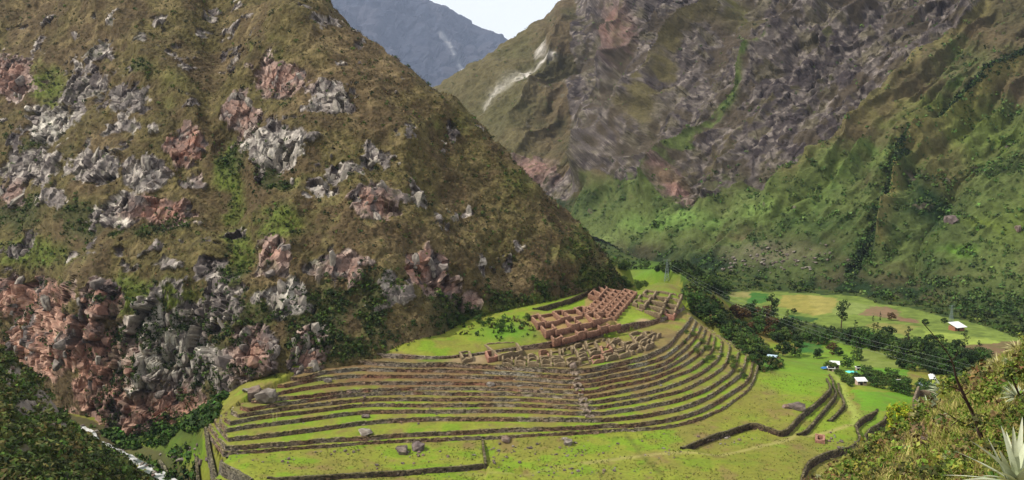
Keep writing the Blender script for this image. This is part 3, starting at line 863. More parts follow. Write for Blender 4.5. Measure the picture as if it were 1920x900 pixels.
RIDGE_L = [([(1380,60),(1290,150),(1200,250),(1150,300),(1110,340)], 22, 15), ([(1560,50),(1450,145),(1340,250),(1260,350),(1235,385)], 20, 16), ([(1640,40),(1560,110),(1470,200),(1400,290),(1330,380)], 24, 8), ([(1990,100),(1920,150),(1790,245),(1700,325),(1680,385),(1660,470)], 18, 9), ([(1850,10),(1700,150),(1630,230),(1550,310),(1450,390)], 30, 9),
           ([(1250,0),(1180,90),(1130,190),(1080,280)], 34, 6), ([(1070,60),(1020,150),(960,230)], 26, 6)]
GULLY_L = [([(1990,95),(1920,138),(1820,205),(1720,275),(1665,380),(1640,450),(1600,510)], 12, -5), ([(1530,40),(1400,185),(1280,305),(1230,350)], 15, -11), ([(1330,70),(1240,170),(1150,280)], 18, -9), ([(1790,60),(1640,200),(1500,330)], 18, -6), ([(1150,60),(1100,180),(1020,290)], 30, -4), ([(1900,260),(1800,340),(1740,430),(1700,520)], 20, -5)]
for pts, w, a in RIDGE_L + GULLY_L:
    g, _, _ = pxline(wcx, wcy, pts, w)
    rel = rel + 2.0 * a * (.6 * g + .6 * np.exp(-line_dist(wcx, wcy, np.array(pts, float))[0] / (.45 * w)))
dgu, dgv = (cx + cyp * 1.05) , (cx - cyp)
drl = fbm(np.stack([(dgu + 22 * Cm) / 42, (dgv + 40 * Cb) / 200, 0 * cx], -1), 1.0, 3, 138)
drs = fbm(np.stack([(dgu + 10 * Cm) / 16, dgv / 60, 0 * cx], -1), 1.0, 2, 139)
low_ = sstep(620, 330, cyp - .25 * (1500 - cx))
low_ = low_ * (.25 + .75 * sstep(980, 1180, cx))
rel = rel + (2.5 + 7 * low_) * (1 - 2.3 * np.abs(drl)) + (.5 + 1.6 * low_) * drs
VC = VC + nC * (rel * sstep(0, 60, VC[..., 1] - cy0[None]) * np.clip(sc_d, .5, 1.5))[..., None]
# rocky purple faces above, scrub and grass below
ROCKP = [(1085,-90),(1960,-90),(1850,15),(1700,140),(1625,232),(1560,300),(1480,345),(1390,350),(1330,400),(1255,395),(1225,375),(1150,335),(1060,370),(1000,350),(940,290),(990,292),(1060,330),(1110,300),(1070,245),(1070,150),(1085,60)]
GSTRIP = [(1500,30),(1560,40),(1450,165),(1365,255),(1285,330),(1240,395),(1180,375),(1225,325),(1300,270),(1385,195),(1455,110)]
OSTRIP = [(1372,45),(1392,72),(1325,140),(1245,235),(1190,300),(1180,285),(1230,205),(1300,118)]
OSP2 = [(1470,200),(1440,260),(1350,345),(1285,350),(1330,300),(1400,250)]
pin = in_poly(wcx, wcy, ROCKP) * 1.0
gst = pxline(wcx, wcy, [(1545,25),(1510,75),(1400,190),(1320,275),(1265,330)], 11)[0] + pxline(wcx, wcy, [(1300,295),(1240,350),(1195,395)], 22)[0]
ost = pxline(wcx, wcy, [(1395,40),(1345,95),(1290,155),(1215,250)], 13)[0]; osp = in_poly(wcx, wcy, OSP2) * .6
gst, ost = np.clip(gst * (1 + 1.2 * Cf), 0, 1), np.clip(ost * (.8 + 1.4 * Cf), 0, 1)
rk = pin * (1 - gst) * (1 - .8 * ost) * (1 - .6 * osp) * sstep(-.30, .22, .75 * Cf + .5 * drl + .35 * drs + .1)
rk = np.maximum(rk, sstep(.4, .7, blob(wcx, wcy, 1275, 368, 36, 32) + .4 * Cf)); rk = np.maximum(rk, sstep(.35, .7, blob(wcx, wcy, 1005, 318, 62, 36) + .5 * Cf) * (wcx > 930))
rk = np.maximum(rk, sstep(.45, .6, Cf + .3 * drs) * .6 * (cyp < 420) * (cx > 900))
a_ = rk > .02
Q = VC[a_] @ ST
f1, g1, r1 = facets(Q, (20, 26, 30), 21, .7); f2, g2, r2 = facets(Q, (9, 12, 14), 25, .8); f3, g3, r3 = facets(Q, 4, 29)
rr = np.zeros(cx.shape); rr[a_] = (.3 + .7 * sstep(1090, 1260, cx[a_])) * (4.2 * f1 + 2.3 * f2 + .8 * f3)
ci = np.zeros(cx.shape); ci[a_] = .5 * r1 + .5 * r2; cj = np.zeros(cx.shape); cj[a_] = r3
VC = VC + nC * (rr * rk * np.clip(sc_d, .6, 1.4))[..., None] + nC * ((1 - rk) * (1.7 * fbm(VC, 8, 3, 135) + .8 * fbm(VC, 3, 2, 136)))[..., None]
cC = L(82,76,50) + (L(100,86,62) - L(82,76,50)) * sstep(-.3, .3, Cm + .4 * Cf)[..., None]
tint(cC, pin * .85, L(84,74,62) * (1 + .25 * Cf + .2 * drs)[..., None])
tint(cC, ost * .75 + osp * .5, L(104,96,60))
gz = gst * .75
for x, y, rx, ry, w in [(1250,430,220,60,1),(1500,400,220,80,1),(1700,430,200,110,.9),(1850,420,160,180,.9),(1850,250,160,60,.75),(1700,330,120,60,.8),(1450,250,16,80,.0),(1120,420,80,60,1),(1180,370,90,40,.9),(1560,330,120,50,.8),(1900,560,200,80,1),(1400,500,200,50,1),(1820,120,120,90,.4)]:
    gz = np.maximum(gz, blob(wcx, wcy, x, y, rx, ry) * w)
tint(cC, sstep(.15, .7, gz + .35 * Cf), L(92,104,54))
tint(cC, sstep(.0, .5, Cf + .3 * Cm) * sstep(.2, .6, gz) * .75, L(64,80,42))
dk, dks, _ = pxline(cx + 4 * Cm, cyp + 4 * Cb, GULLY_L[0][0], 14)
tint(cC, dk * 1.5, L(28,42,24))
crl, _, _ = pxline(cx + 5 * Cm, cyp + 5 * Cb, RIDGE_L[3][0], 9)
tint(cC, crl * .9, L(138,128,76))
for pts, c, w_, a_2 in [([(1500,300),(1380,400),(1250,435),(1110,455)], L(120,134,76), 9, .7), ([(1850,20),(1700,150),(1640,225),(1560,300),(1480,360)], L(118,110,68), 14, .7), ([(1700,330),(1620,300),(1500,395),(1400,420)], L(106,118,58), 12, .6), ([(1900,440),(1800,420),(1740,470)], L(110,124,52), 10, .7), ([(1860,150),(1700,250),(1600,330),(1500,420)], L(84,108,50), 16, .6)]:
    tint(cC, pxline(wcx, wcy, pts, w_)[0] * a_2 * (.5 + .8 * sstep(-.3, .3, Cf)), c)
for x, y, rx, ry, c, w in [(1760,400,60,110,L(34,56,26),.85),(1330,505,240,30,L(34,52,26),.9),(1600,545,300,26,L(34,54,24),.9),(1880,590,120,22,L(34,54,24),.9),(1150,490,90,26,L(28,44,24),1),(1030,400,50,60,L(34,56,34),.9),(1560,450,120,40,L(44,68,28),.6),(1800,480,40,14,L(92,124,44),1),(1840,270,120,40,L(98,116,46),.7),(1740,290,60,40,L(116,106,64),.7),(1780,330,60,40,L(112,104,62),.6),(1750,240,140,40,L(112,112,56),.55),(1480,485,60,20,L(124,116,92),.6),(1420,490,60,18,L(116,112,84),.6),(1390,490,40,16,L(108,108,76),.4),(1310,425,130,14,L(110,138,66),.8),(1430,410,60,12,L(112,134,68),.7),(1250,440,90,10,L(104,134,60),.7),(1900,430,60,60,L(96,112,38),.6),(1560,120,30,60,L(84,104,44),.5),(1400,60,60,30,L(104,102,52),.6),(1500,200,40,30,L(92,96,50),.5)]:
    tint(cC, blob(wcx, wcy, x, y, rx, ry) * w * (.55 + .9 * sstep(-.3, .3, Cf)), c)
RP, RPD, RPL = L(100,91,86), L(68,60,60), L(158,146,136)
rockC = RPD + (RP - RPD) * sstep(.2, .7, ci + .3 * Cf)[..., None]
rockC = rockC + (RPL - rockC) * (sstep(.6, .95, cj + .3 * Cf) * .6)[..., None]
pinkm = np.maximum(blob(wcx, wcy, 1170, 70, 40, 60), np.maximum(blob(wcx, wcy, 1000, 315, 60, 34), blob(wcx, wcy, 1270, 370, 26, 24)))
rockC = rockC + (L(164,126,112) - rockC) * (pinkm * .7)[..., None]
rockC = rockC + (L(92,86,50) - rockC) * (sstep(.05, .4, Cf - .3 * Cm) * .5)[..., None]
cC = cC + (rockC - cC) * sstep(.25, .65, rk)[..., None]
ws = np.maximum(pxline(wcx, wcy, [(905,195),(925,175),(960,155),(990,140)], 6)[0], np.maximum(blob(cx + 8 * Cf, cyp + 8 * Cm, 1020, 106, 13, 17) * .8, pxline(wcx, wcy, [(1000,140),(1030,132),(1045,125)], 4)[0]))
tint(cC, ws * (.7 + .8 * Cf) * 1.2, L(214,206,196))
tint(cC, sstep(1060, 960, cx) * (1 - rk) * .5, L(104,100,62))
cC = cC * (1 + .28 * fbm(VC, 5, 3, 137) + .10 * drs)[..., None]
mount = link("mountain_slope", mesh_np("mountain_slope", VC, grid_quads(*cx.shape), M_MOUNT, cC, False), kind="structure")

# ------------------------------------------------------------------ far mountain
CR = np.array([(380,-190),(590,-95),(700,-52),(760,-22),(800,0),(830,12),(870,38),(910,56),(950,78),(1000,120),(1100,200)], float)
pxd = np.linspace(400, 1090, 240)
tt = np.linspace(0, 1.25, 200)[:, None]
pyt = np.interp(pxd, CR[:, 0], CR[:, 1])
Yb, Yt = 6200.0, 9000.0
Bd_ = at_Y(pxd, np.full_like(pxd, 330.), Yb); Td_ = at_Y(pxd, pyt, Yt)
VD = Bd_[None] * (1 - tt[..., None]) + Td_[None] * tt[..., None]
over = np.maximum(0, tt - 1)
VD[..., 2] = np.where(tt > 1, Td_[None, :, 2] - over * 4000, VD[..., 2])
nD = grid_normals(VD)
ff, gg, rr_ = facets(VD @ ST, (300, 500, 500), 61, .6)
f4, _, _ = facets(VD @ ST, (110, 200, 200), 63, .6)
rid = 1 - np.abs(fbm(VD * np.array([1, .3, .3]), 300, 4, 64)) * 2
VD = VD + nD * (70 * ff + 40 * f4 + 90 * rid + 30 * fbm(VD, 90, 3, 62))[..., None] * np.clip(1.3 - np.abs(tt - 1) * 0, 0, 1)[..., None] * np.where(np.abs(tt - 1) < .06, .35, 1)[..., None]
dx_, dy_ = project(VD)
nd = fbm(VD, 300, 4, 66)
cD = L(34,38,52) + (L(58,56,64) - L(34,38,52)) * sstep(-.3, .3, nd + .4 * (rr_ - .5))[..., None]
s1, _, _ = pxline(dx_ + 6 * nd, dy_, [(828,62),(848,92),(862,118),(872,140)], 4)
tint(cD, s1 * (.9 + .5 * nd), L(160,158,156))
link("far_mountain", mesh_np("far_mountain", VD, grid_quads(*dx_.shape), M_FAR, cD, False), kind="structure")

# ------------------------------------------------------------------ near slopes (the hill the photographer stands on)
e_edge = [(1545,902,52),(1590,866,52),(1640,832,50),(1700,795,48),(1745,768,46),(1790,732,45),(1845,700,44),(1920,654,42),(2050,600,40)]
pE = [at_Y(*p) for p in e_edge + [(1600,896,40),(1700,880,24),(1700,822,38),(1780,780,36),(1800,820,24),(1850,720,34),(1900,700,33),(1850,860,15),(1920,800,15),(1900,895,10),(1980,880,9),(2050,700,22),(1760,890,17),(1500,1000,36),(1600,1050,20),(1700,1200,8),(1960,1200,5)]]
TE0 = TPS(pE, 5e-4)
eW = np.array([at_Y(*p) for p in [(1480,960,53)] + e_edge])
def brow(T, W, x, y):
    d, side, _ = line_dist(x, y, W[:, :2])
    far = (side > 0) * d
    return np.minimum(T(x, y), 90) - 1.15 * far + .4 * np.minimum(far, 1.0) ** 2
TE = lambda x, y: brow(TE0, eW, x, y)
pxe = np.linspace(1380, 2250, 300); Ye = np.geomspace(4, 88, 240)
gYe = np.repeat(Ye[:, None], 300, 1); gXe = (pxe[None] - 960) / F * (gYe * cs + 10 * sn)
VE = np.stack([gXe, gYe, TE(gXe, gYe)], -1)
VE[..., 2] = np.maximum(VE[..., 2], -40)
e1, e2, e3 = fbm(VE, 5, 4, 141), fbm(VE, 1.3, 4, 142), fbm(VE, .35, 3, 143)
fE, gE, rE = facets(VE, 1.6, 71)
ex, ey = project(VE)
bare = np.clip(blob(ex, ey, 1690, 830, 70, 55) + blob(ex, ey, 1720, 800, 40, 30), 0, 1)
erk = sstep(.25, .5, np.maximum(blob(ex, ey, 1715, 815, 45, 50), np.maximum(blob(ex, ey, 1660, 880, 40, 20), blob(ex, ey, 1610, 890, 40, 30) * .6)) + .4 * e1)
sE = np.clip(gYe / 30, .15, 1)
VE[..., 2] += (.5 * e1 + .28 * e2 + .08 * e3) * sE + erk * .5 * fE * sE
cE = L(130,120,56) + (L(158,148,74) - L(130,120,56)) * sstep(-.3, .3, e1 + .4 * e2)[..., None]
tint(cE, sstep(.0, .5, e2 + .3 * e3) * .6, L(82,98,34))
tint(cE, bare * sstep(-.3, .3, e2) * .8, L(128,92,68))
tint(cE, sstep(-.1, -.4, e1) * .7, L(92,108,40))
tint(cE, erk * .8, L(124,96,74))
tint(cE, sstep(.2, .5, -e2) * .5, L(96,78,52))
link("near_hillside", mesh_np("near_hillside", VE, grid_quads(*ex.shape), M_NEAR, cE, True), kind="structure")

f_edge = [(-160,575,215),(0,650,200),(60,712,192),(110,782,185),(150,820,181),(190,852,178),(230,868,174),(290,912,170),(350,985,160)]
pF = [at_Y(*p) for p in f_edge + [(0,700,170),(0,800,140),(0,890,120),(100,800,160),(100,890,130),(200,890,150),(-150,700,180),(-150,800,130),(250,940,150),(-150,1000,90),(100,1100,90)]]
TF0 = TPS(pF, 5e-4)
fW = np.array([at_Y(*p) for p in f_edge])
TF = lambda x, y: brow(TF0, fW, x, y)
pxf = np.linspace(-230, 480, 260); Yf = np.linspace(80, 250, 230)
gYf = np.repeat(Yf[:, None], 260, 1); gXf = (pxf[None] - 960) / F * (gYf * cs + 70 * sn)
VF = np.stack([gXf, gYf, np.maximum(TF(gXf, gYf), -45)], -1)
h1, h2 = fbm(VF, 13, 4, 151), fbm(VF, 3.5, 4, 152)
qx, qy = project(VF)
rF = sstep(.3, .55, np.maximum(blob(qx, qy, 95, 745, 40, 50), np.maximum(blob(qx, qy, 20, 700, 30, 40) * .7, np.maximum(blob(qx, qy, 112, 800, 16, 14), np.maximum(blob(qx, qy, 50, 770, 30, 30) * .8, blob(qx, qy, 30, 850, 40, 20) * .6)))) + .45 * h2)
fF, gF, idF = facets(VF, 3.2, 81)
VF[..., 2] += 1.3 * h1 + .7 * h2 + rF * 1.1 * (fF - .3)
cF = L(78,84,38) + (L(112,104,56) - L(78,84,38)) * sstep(-.3, .4, h2 + .3 * h1)[..., None]
tint(cF, blob(qx, qy, 220, 890, 60, 20) * .8, L(90,128,32))
tint(cF, rF * .85, R_GREY * .9 + .1 * R_PINK)
link("near_left_slope", mesh_np("near_left_slope", VF, grid_quads(*qx.shape), M_NEAR, cF, True), kind="structure")
# =================================================================== OBJECTS
def tri_bvh(V, nr, nc, st=1):
    G = V.reshape(nr, nc, 3)[::st, ::st]
    return BVHTree.FromPolygons([tuple(p) for p in G.reshape(-1, 3)], [tuple(q) for q in grid_quads(*G.shape[:2])])
BV = [tri_bvh(VA, *gX.shape)]
for o in sc.objects:
    if o.name.startswith("terrace_lawn"):
        co = np.empty(len(o.data.vertices) * 3, np.float32); o.data.vertices.foreach_get("co", co)
        BV.append(tri_bvh(co, len(co) // 3 // NC, NC, 1))
BV_E = tri_bvh(VE, *gXe.shape, 2)
def shoot(px, py, bvs):
    d = ray(px, py); best = None
    for b in bvs:
        h = b.ray_cast(Vector(CAMP), Vector(d).normalized())
        if h[0] is not None and (best is None or h[3] < best[1]):
            best = (h[0], h[3])
    return np.array(best[0]) if best else None
def place(px, py):
    p = shoot(px, py, BV)
    return p if p is not None else at_z(px, py, 0)
def drop(x, y):
    z = None
    for b in BV:
        h = b.ray_cast(Vector((x, y, 90)), Vector((0, 0, -1)))
        if h[0] is not None and (z is None or h[0].z > z):
            z = h[0].z
    return z if z is not None else 0.0

# ------------------------------------------------------------------ ruined houses
def ragged_wall(name, a, b, z0, h, th, cols, parent, seed, gable=0.0, ends=(1, 1)):
    """one standing wall from a to b (local xy), broken top, real thickness"""
    a, b = np.array(a, float), np.array(b, float)
    ln = np.linalg.norm(b - a); u = (b - a) / ln; nrm = np.array([-u[1], u[0]]) * th / 2
    n = max(3, int(ln / 1.1) + 1)
    g = np.random.default_rng(seed)
    t = np.linspace(0, 1, n)
    top = h * (1 + .045 * g.normal(size=n)) + gable * (1 - np.abs(t - .5) * 2)
    top[0] *= ends[0]; top[-1] *= ends[1]
    V = []
    for i in range(n):
        p = a + u * ln * t[i]; j = g.normal(size=2) * .05
        for s in (-1, 1):
            V.append([*(p + nrm * s * 1.12), z0]); V.append([*(p + nrm * s + j), z0 + top[i]])
    V = np.array(V)
    Q = []
    for i in range(n - 1):
        o, q = i * 4, i * 4 + 4
        Q += [[o, q, q + 1, o + 1], [o + 3, q + 3, q + 2, o + 2], [o + 1, q + 1, q + 3, o + 3], [o + 2, q + 2, q, o]]
    Q += [[0, 1, 3, 2], [n * 4 - 4, n * 4 - 2, n * 4 - 1, n * 4 - 3]]
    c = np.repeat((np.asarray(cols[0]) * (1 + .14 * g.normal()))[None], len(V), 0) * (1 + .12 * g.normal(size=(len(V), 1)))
    c[1::2] = c[1::2] * .2 + np.asarray(cols[1]) * .8  # light on the wall tops painted in: top vertices take the paler colour
    return link(name, mesh_np(name, V, np.array(Q), M_ADOBE, c), parent)

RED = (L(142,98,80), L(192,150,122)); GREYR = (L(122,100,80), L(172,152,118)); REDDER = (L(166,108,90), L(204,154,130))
HSEED = [0]
def ruin(quad, h, cols, label, group, zfix=None, door=0, th=.6, gable=0.0, gap=.22, rag=0.0, name="ruined_house", skip=()):
    """roofless house on four ground pixels (front left, front right, back right, back left)"""
    if zfix is None:
        zfix = min(float(np.percentile([place(*q)[2] for q in quad], 45)), 19.4)
    P = np.array([at_z(*q, zfix) for q in quad])
    P[:, 2] = np.clip(P[:, 2], np.median(P[:, 2]) - .6, np.median(P[:, 2]) + .6)
    c = P.mean(0); z0 = P[:, 2].min() - c[2] - .7
    t = thing(name, tuple(c), label, "ruin", group)
    Q = (P - c)[:, :2]
    L_ = np.linalg.norm(Q, axis=1, keepdims=True)
    Q = Q * (1 - np.minimum(gap / L_, .3)) 
    for k in range(4):
        if k in skip:
            continue
        HSEED[0] += 1
        a, b = Q[k], Q[(k + 1) % 4]
        g = np.random.default_rng(900 + HSEED[0])
        ln = np.linalg.norm(b - a); u = (b - a) / ln
        a2, b2 = (a + u * th * .53, b - u * th * .53) if k % 2 else (a - u * th * .5, b + u * th * .5)
        zk = h - z0 + (P[k, 2] + P[(k + 1) % 4, 2]) / 2 - c[2]
        hh = zk * (1 - rag * g.random()); en = (1 - rag * g.random(), 1 - rag * g.random())
        if k == door and ln > 3.2:
            m = .5 + .2 * (g.random() - .5); w = .5
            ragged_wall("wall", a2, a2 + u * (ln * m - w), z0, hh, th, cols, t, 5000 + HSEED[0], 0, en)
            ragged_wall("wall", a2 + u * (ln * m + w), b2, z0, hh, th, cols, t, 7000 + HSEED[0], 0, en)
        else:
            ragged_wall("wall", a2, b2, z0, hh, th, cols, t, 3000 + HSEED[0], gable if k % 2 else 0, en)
    return t

def bil(q, u, v):
    """q: front left, front right, back right, back left; u to the right, v to the back"""
    q = np.array(q, float)
    return (q[0] * (1 - u) + q[1] * u) * (1 - v) + (q[3] * (1 - u) + q[2] * u) * v
def cell(q, u0, u1, v0, v1):
    return [bil(q, u0, v0), bil(q, u1, v0), bil(q, u1, v1), bil(q, u0, v1)]

BLOCK = [(1039,646), (1163,614), (1112,579), (994,601)]
ROWN = ["front", "middle", "back"]
NTH = ["first", "second", "third", "fourth", "fifth", "sixth", "seventh", "eighth", "ninth", "tenth", "eleventh", "twelfth", "thirteenth", "fourteenth"]
for r, (v0, v1) in enumerate([(0.0, .31), (.345, .655), (.69, 1.0)]):
    us = [0, .13, .36, .50, .70, .83, 1.0]
    off = [0, .03, 0][r]
    nh = ny = 0
    for j in range(6):
        u0, u1 = us[j] + (off if j else 0), us[j + 1] + (off if j < 5 else 0)
        q = cell(BLOCK, u0, u1, v0, v1)
        if j % 2 == 0:
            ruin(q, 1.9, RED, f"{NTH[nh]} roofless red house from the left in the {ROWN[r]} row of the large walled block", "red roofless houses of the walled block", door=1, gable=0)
            nh += 1
        else:
            ruin(q, 1.25, RED, f"{NTH[ny]} open yard from the left in the {ROWN[r]} row of the large red walled block", "walled yards between the red houses", door=9, name="walled_yard", skip=(1, 3), gap=.1)
            ny += 1
for q, n, nm in [([(1097,587), (1124,594), (1170,545), (1147,540)], 8, "left"), ([(1128,595), (1153,601), (1194,553), (1172,547)], 8, "right")]:
    for k in range(n):
        ruin(cell(q, 0, .48, k / n + .008, (k + 1) / n - .008), 1.35, RED, f"{NTH[k]} small roofless red room from the near end, left side of the {nm} long strip", "small red rooms in the long strips", door=3, gap=.06, th=.5)
        ruin(cell(q, .54, 1, k / n + .008, (k + 1) / n - .008), 1.35, RED, f"{NTH[k]} small roofless red room from the near end, right side of the {nm} long strip", "small red rooms in the long strips", door=1, gap=.06, th=.5)
for k in range(3):
    ruin(cell([(1103,557), (1122,562), (1139,543), (1128,532)], 0, 1, k / 3 + .02, (k + 1) / 3 - .02), 1.1, RED, f"{['nearest','middle','farthest'][k]} of three red roofless rooms at the end of the long rear wall", "red rooms by the rear wall", zfix=19.2, door=9, gap=.08, th=.45)
GB = [(1178,582), (1262,598), (1280,557), (1208,547)]
gi = 0
for v0, v1, us in [(0, .22, [.10, .72]), (.24, .46, [0, .30, .72, 1]), (.50, .72, [.02, .3, .68, 1]), (.76, 1.0, [.05, .34, .7, 1])]:
    for j in range(len(us) - 1):
        rown = {0: "front", .24: "second", .5: "third", .76: "back"}[v0]
        pos = "wide open" if len(us) == 2 else ["left", "middle", "right"][j]
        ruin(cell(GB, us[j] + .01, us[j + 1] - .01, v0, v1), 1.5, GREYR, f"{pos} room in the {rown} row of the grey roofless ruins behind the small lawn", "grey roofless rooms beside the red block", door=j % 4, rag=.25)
ruin([(1246,597), (1263,600), (1268,589), (1252,586)], 1.9, REDDER, "small bright red roofless house at the corner of the grey ruins", None, door=9, skip=())
# middle quarter of tumbled brown ruins
LOW = np.array([(938,684),(1000,689),(1075,690),(1140,680),(1195,666),(1230,651),(1250,637)], float)
UPP = np.array([(942,671),(1000,666),(1052,659),(1110,644),(1160,633),(1198,626),(1222,623)], float)
def along(Lp, t):
    s = np.concatenate([[0], np.cumsum(np.linalg.norm(np.diff(Lp, axis=0), axis=1))])
    return np.array([np.interp(t * s[-1], s, Lp[:, k]) for k in (0, 1)])
g = np.random.default_rng(5)
NCOL = 13
for j in range(NCOL):
    for r in range(3):
        if g.random() < .12:
            continue
        u0, u1 = (j + .04 + .12 * g.random()) / NCOL, (j + .96 - .1 * g.random()) / NCOL
        v0, v1 = (r + .04 + .12 * g.random()) / 3, (r + .96 - .12 * g.random()) / 3
        pt = lambda u, v: along(LOW, u) * (1 - v) + along(UPP, u) * v
        ruin([pt(u0, v0), pt(u1, v0), pt(u1, v1), pt(u0, v1)], 1.9, GREYR if g.random() < .85 else RED,
             f"tumbled brown stone ruin, {NTH[j]} from the left in the {ROWN[r]} row above the terraces", "tumbled brown ruins above the terraces", door=int(g.integers(0, 4)), rag=.6, th=.55, gable=.7 if g.random() < .25 else 0)
ruin([(936,676), (979,669), (968,652), (908,655)], 2.2, GREYR, "large grey stone enclosure at the left end of the ruins", None, door=9, rag=.3)
ruin([(916,680), (932,677), (927,666), (911,668)], 1.7, REDDER, "small pinkish red roofless house left of the brown ruins", None, door=9)
ruin([(868,680), (884,677), (879,664), (862,667)], 1.7, GREYR, "low broken stone room at the far left of the ruins", None, door=0, rag=.5)
ruin([(1530,833), (1545,835), (1545,824), (1530,822)], 1.3, REDDER, "lone small red roofless hut on the grass by the footpath", None, door=9)
ruin([(1712,762), (1745,766), (1752,742), (1722,738)], 3.0, (L(126,108,88), L(160,142,116)), "brown roofless stone ruin right of the bright green meadow", None, zfix=-5.5, door=0, rag=.4)

# ------------------------------------------------------------------ boulders
def rock_mesh(name, seed, sq, cA_, cB_, sub=2):
    import bmesh
    g = np.random.default_rng(seed * 17 + 3)
    bm = bmesh.new()
    pts = g.normal(size=(30 if sub > 1 else 16, 3)); pts /= np.linalg.norm(pts, axis=1, keepdims=True)
    pts = np.sign(pts) * np.abs(pts) ** .8 * (.78 + .32 * g.random((len(pts), 1))) * 1.08
    for p in pts:
        bm.verts.new(p)
    r = bmesh.ops.convex_hull(bm, input=bm.verts[:])
    bmesh.ops.delete(bm, geom=list({e for e in r["geom_interior"] + r["geom_unused"] if isinstance(e, bmesh.types.BMVert)}), context='VERTS')
    bmesh.ops.triangulate(bm, faces=bm.faces[:])
    if sub > 1:
        bmesh.ops.subdivide_edges(bm, edges=bm.edges[:], cuts=1, use_grid_fill=True)
        bmesh.ops.triangulate(bm, faces=bm.faces[:])
    bm.verts.index_update()
    V = np.array([v.co[:] for v in bm.verts]); Fc = np.array([[v.index for v in f.verts] for f in bm.faces]); bm.free()
    V = V * (1 + (.16 if sub > 1 else .03) * fbm(V + seed, .55, 2, seed))[:, None] * np.array(sq)
    n = fbm(V + seed, .5, 3, seed + 1)
    c = cA_ + (cB_ - cA_) * sstep(-.25, .3, n)[..., None]
    return mesh_np(name, V, Fc, M_ROCK, c)
BO = [rock_mesh("boulder_rock", s, sq, a, b) for s, sq, a, b in [
    (1, (1, .9, .75), L(108,98,90), L(160,150,138)), (2, (1.2, .8, .6), L(96,84,78), L(146,132,120)), (3, (1, 1, .9), L(90,78,74), L(132,118,112)),
    (4, (1.3, .9, .45), L(124,114,104), L(172,164,150)), (5, (.8, .8, 1.1), L(112,92,82), L(156,138,124)), (6, (1.1, 1, .7), L(120,96,82), L(160,140,126))]]
TINY, RUBBLE = {}, {"pale boulders of the rockslide"}
def boulder(px, py, size_px, label, proto, group=None, rz=None, p=None, lift=.25):
    p = place(px, py) if p is None else p
    dep = p[1] * cs + (H - p[2]) * sn
    r = size_px * dep / F / 2
    if group in RUBBLE or (group and group.startswith("loose stones") and size_px < 3.9):       # too small to pick apart: joined at the end
        co = np.array([v.co[:] for v in BO[proto].vertices]) * r
        a = random.uniform(0, 6.28)
        co = np.stack([co[:, 0] * math.cos(a) - co[:, 1] * math.sin(a), co[:, 0] * math.sin(a) + co[:, 1] * math.cos(a), co[:, 2]], 1)
        TINY.setdefault("rubble" if group in RUBBLE else "loose_gravel", []).append((co + p + np.array([0, 0, r * lift]), proto))
        return None, p, r
    o = link("boulder", BO[proto], None, label=label, category="boulder", group=group)
    o.location = (p[0], p[1], p[2] + r * lift)
    o.scale = (r, r, r)
    o.rotation_euler = (random.uniform(-.2, .2), random.uniform(-.2, .2), random.uniform(0, 6.28) if rz is None else rz)
    return o, p, r
_, p, r = boulder(974, 750, 25, "large brown boulder carrying a mossy round boulder on the upper terraces", 5)
boulder(0, 0, 30, "mossy rounded boulder balanced on top of another on the upper terraces", 0, p=p + np.array([0, .4, r * 1.35]))
_, p, r = boulder(1018, 762, 24, "blocky grey brown boulder bulging from the terrace wall right of the balanced pair", 4)
boulder(0, 0, 17, "small pale boulder on top of the blocky one, right of the balanced pair", 3, p=p + np.array([-.6, .5, r * 1.3]))
boulder(1105, 787, 22, "left half of the large pale grey split boulder at the foot of the stone stairway", 0)
boulder(1120, 797, 26, "right half of the large pale grey split boulder at the foot of the stone stairway", 2)
boulder(1144, 807, 12, "small pale round boulder just right of the split boulder", 0)
boulder(920, 723, 16, "pale pointed boulder on the upper terraces, left of the balanced pair", 0)
boulder(921, 711, 11, "small boulder directly above the pale pointed one on the upper terraces", 2)
boulder(687, 813, 27, "long flat grey slab of rock on the wide green lower terrace", 3)
boulder(700, 819, 18, "smaller flat rock leaning against the long flat slab", 1)
boulder(754, 848, 30, "long tilted brown grey boulder on the lowest field", 1)
boulder(784, 843, 26, "dark upright boulder on the lowest field", 2)
boulder(948, 826, 17, "round brown boulder against the lowest terrace wall", 5)
boulder(1066, 832, 20, "pale boulder in a small heap at the foot of the lowest terrace wall, right part", 0)
boulder(1058, 824, 11, "small pale stone at the back of the heap of boulders below the right walls", 3)
boulder(830, 737, 12, "small grey boulder high on the terraces at mid left", 3)
boulder(500, 748, 40, "broad grey outcrop boulder at the upper left end of the terraces", 0)
boulder(478, 745, 34, "pale blocky boulder at the left of the outcrop by the terraces", 4)
boulder(520, 752, 26, "right hand boulder of the grey outcrop by the terraces", 2)
boulder(465, 733, 18, "small whitish boulder above the grey outcrop by the terraces", 3)
boulder(534, 760, 12, "flat pale stone below the grey outcrop by the terraces", 3)
boulder(655, 738, 11, "small pinkish white stone on a high left terrace", 5)
boulder(685, 783, 15, "jagged grey stone on the edge of a middle left terrace", 1)
boulder(760, 762, 12, "pale grey stone on the sixth terrace at left", 0)
boulder(562, 829, 9, "small pale stone near the left of the wide lower terrace", 3)
boulder(997, 774, 9, "small pale stone on the terrace below the blocky boulder", 0)
boulder(1495, 767, 30, "flat reddish boulder at the edge of the big olive field", 1)
boulder(1475, 765, 14, "little reddish stone left of the flat reddish boulder", 5)
boulder(1075, 690, 16, "pale boulder at the head of the stone stairway", 4)
boulder(1820, 573, 22, "big lone grey boulder on the far bank beside the track", 4, p=at_Y(1822, 573, 520), lift=0)
boulder(340, 863, 16, "pale stone lying on the green bank above the river", 3)
boulder(640, 722, 14, "grey stone among a row of rocks beneath the red cliff foot", 2)
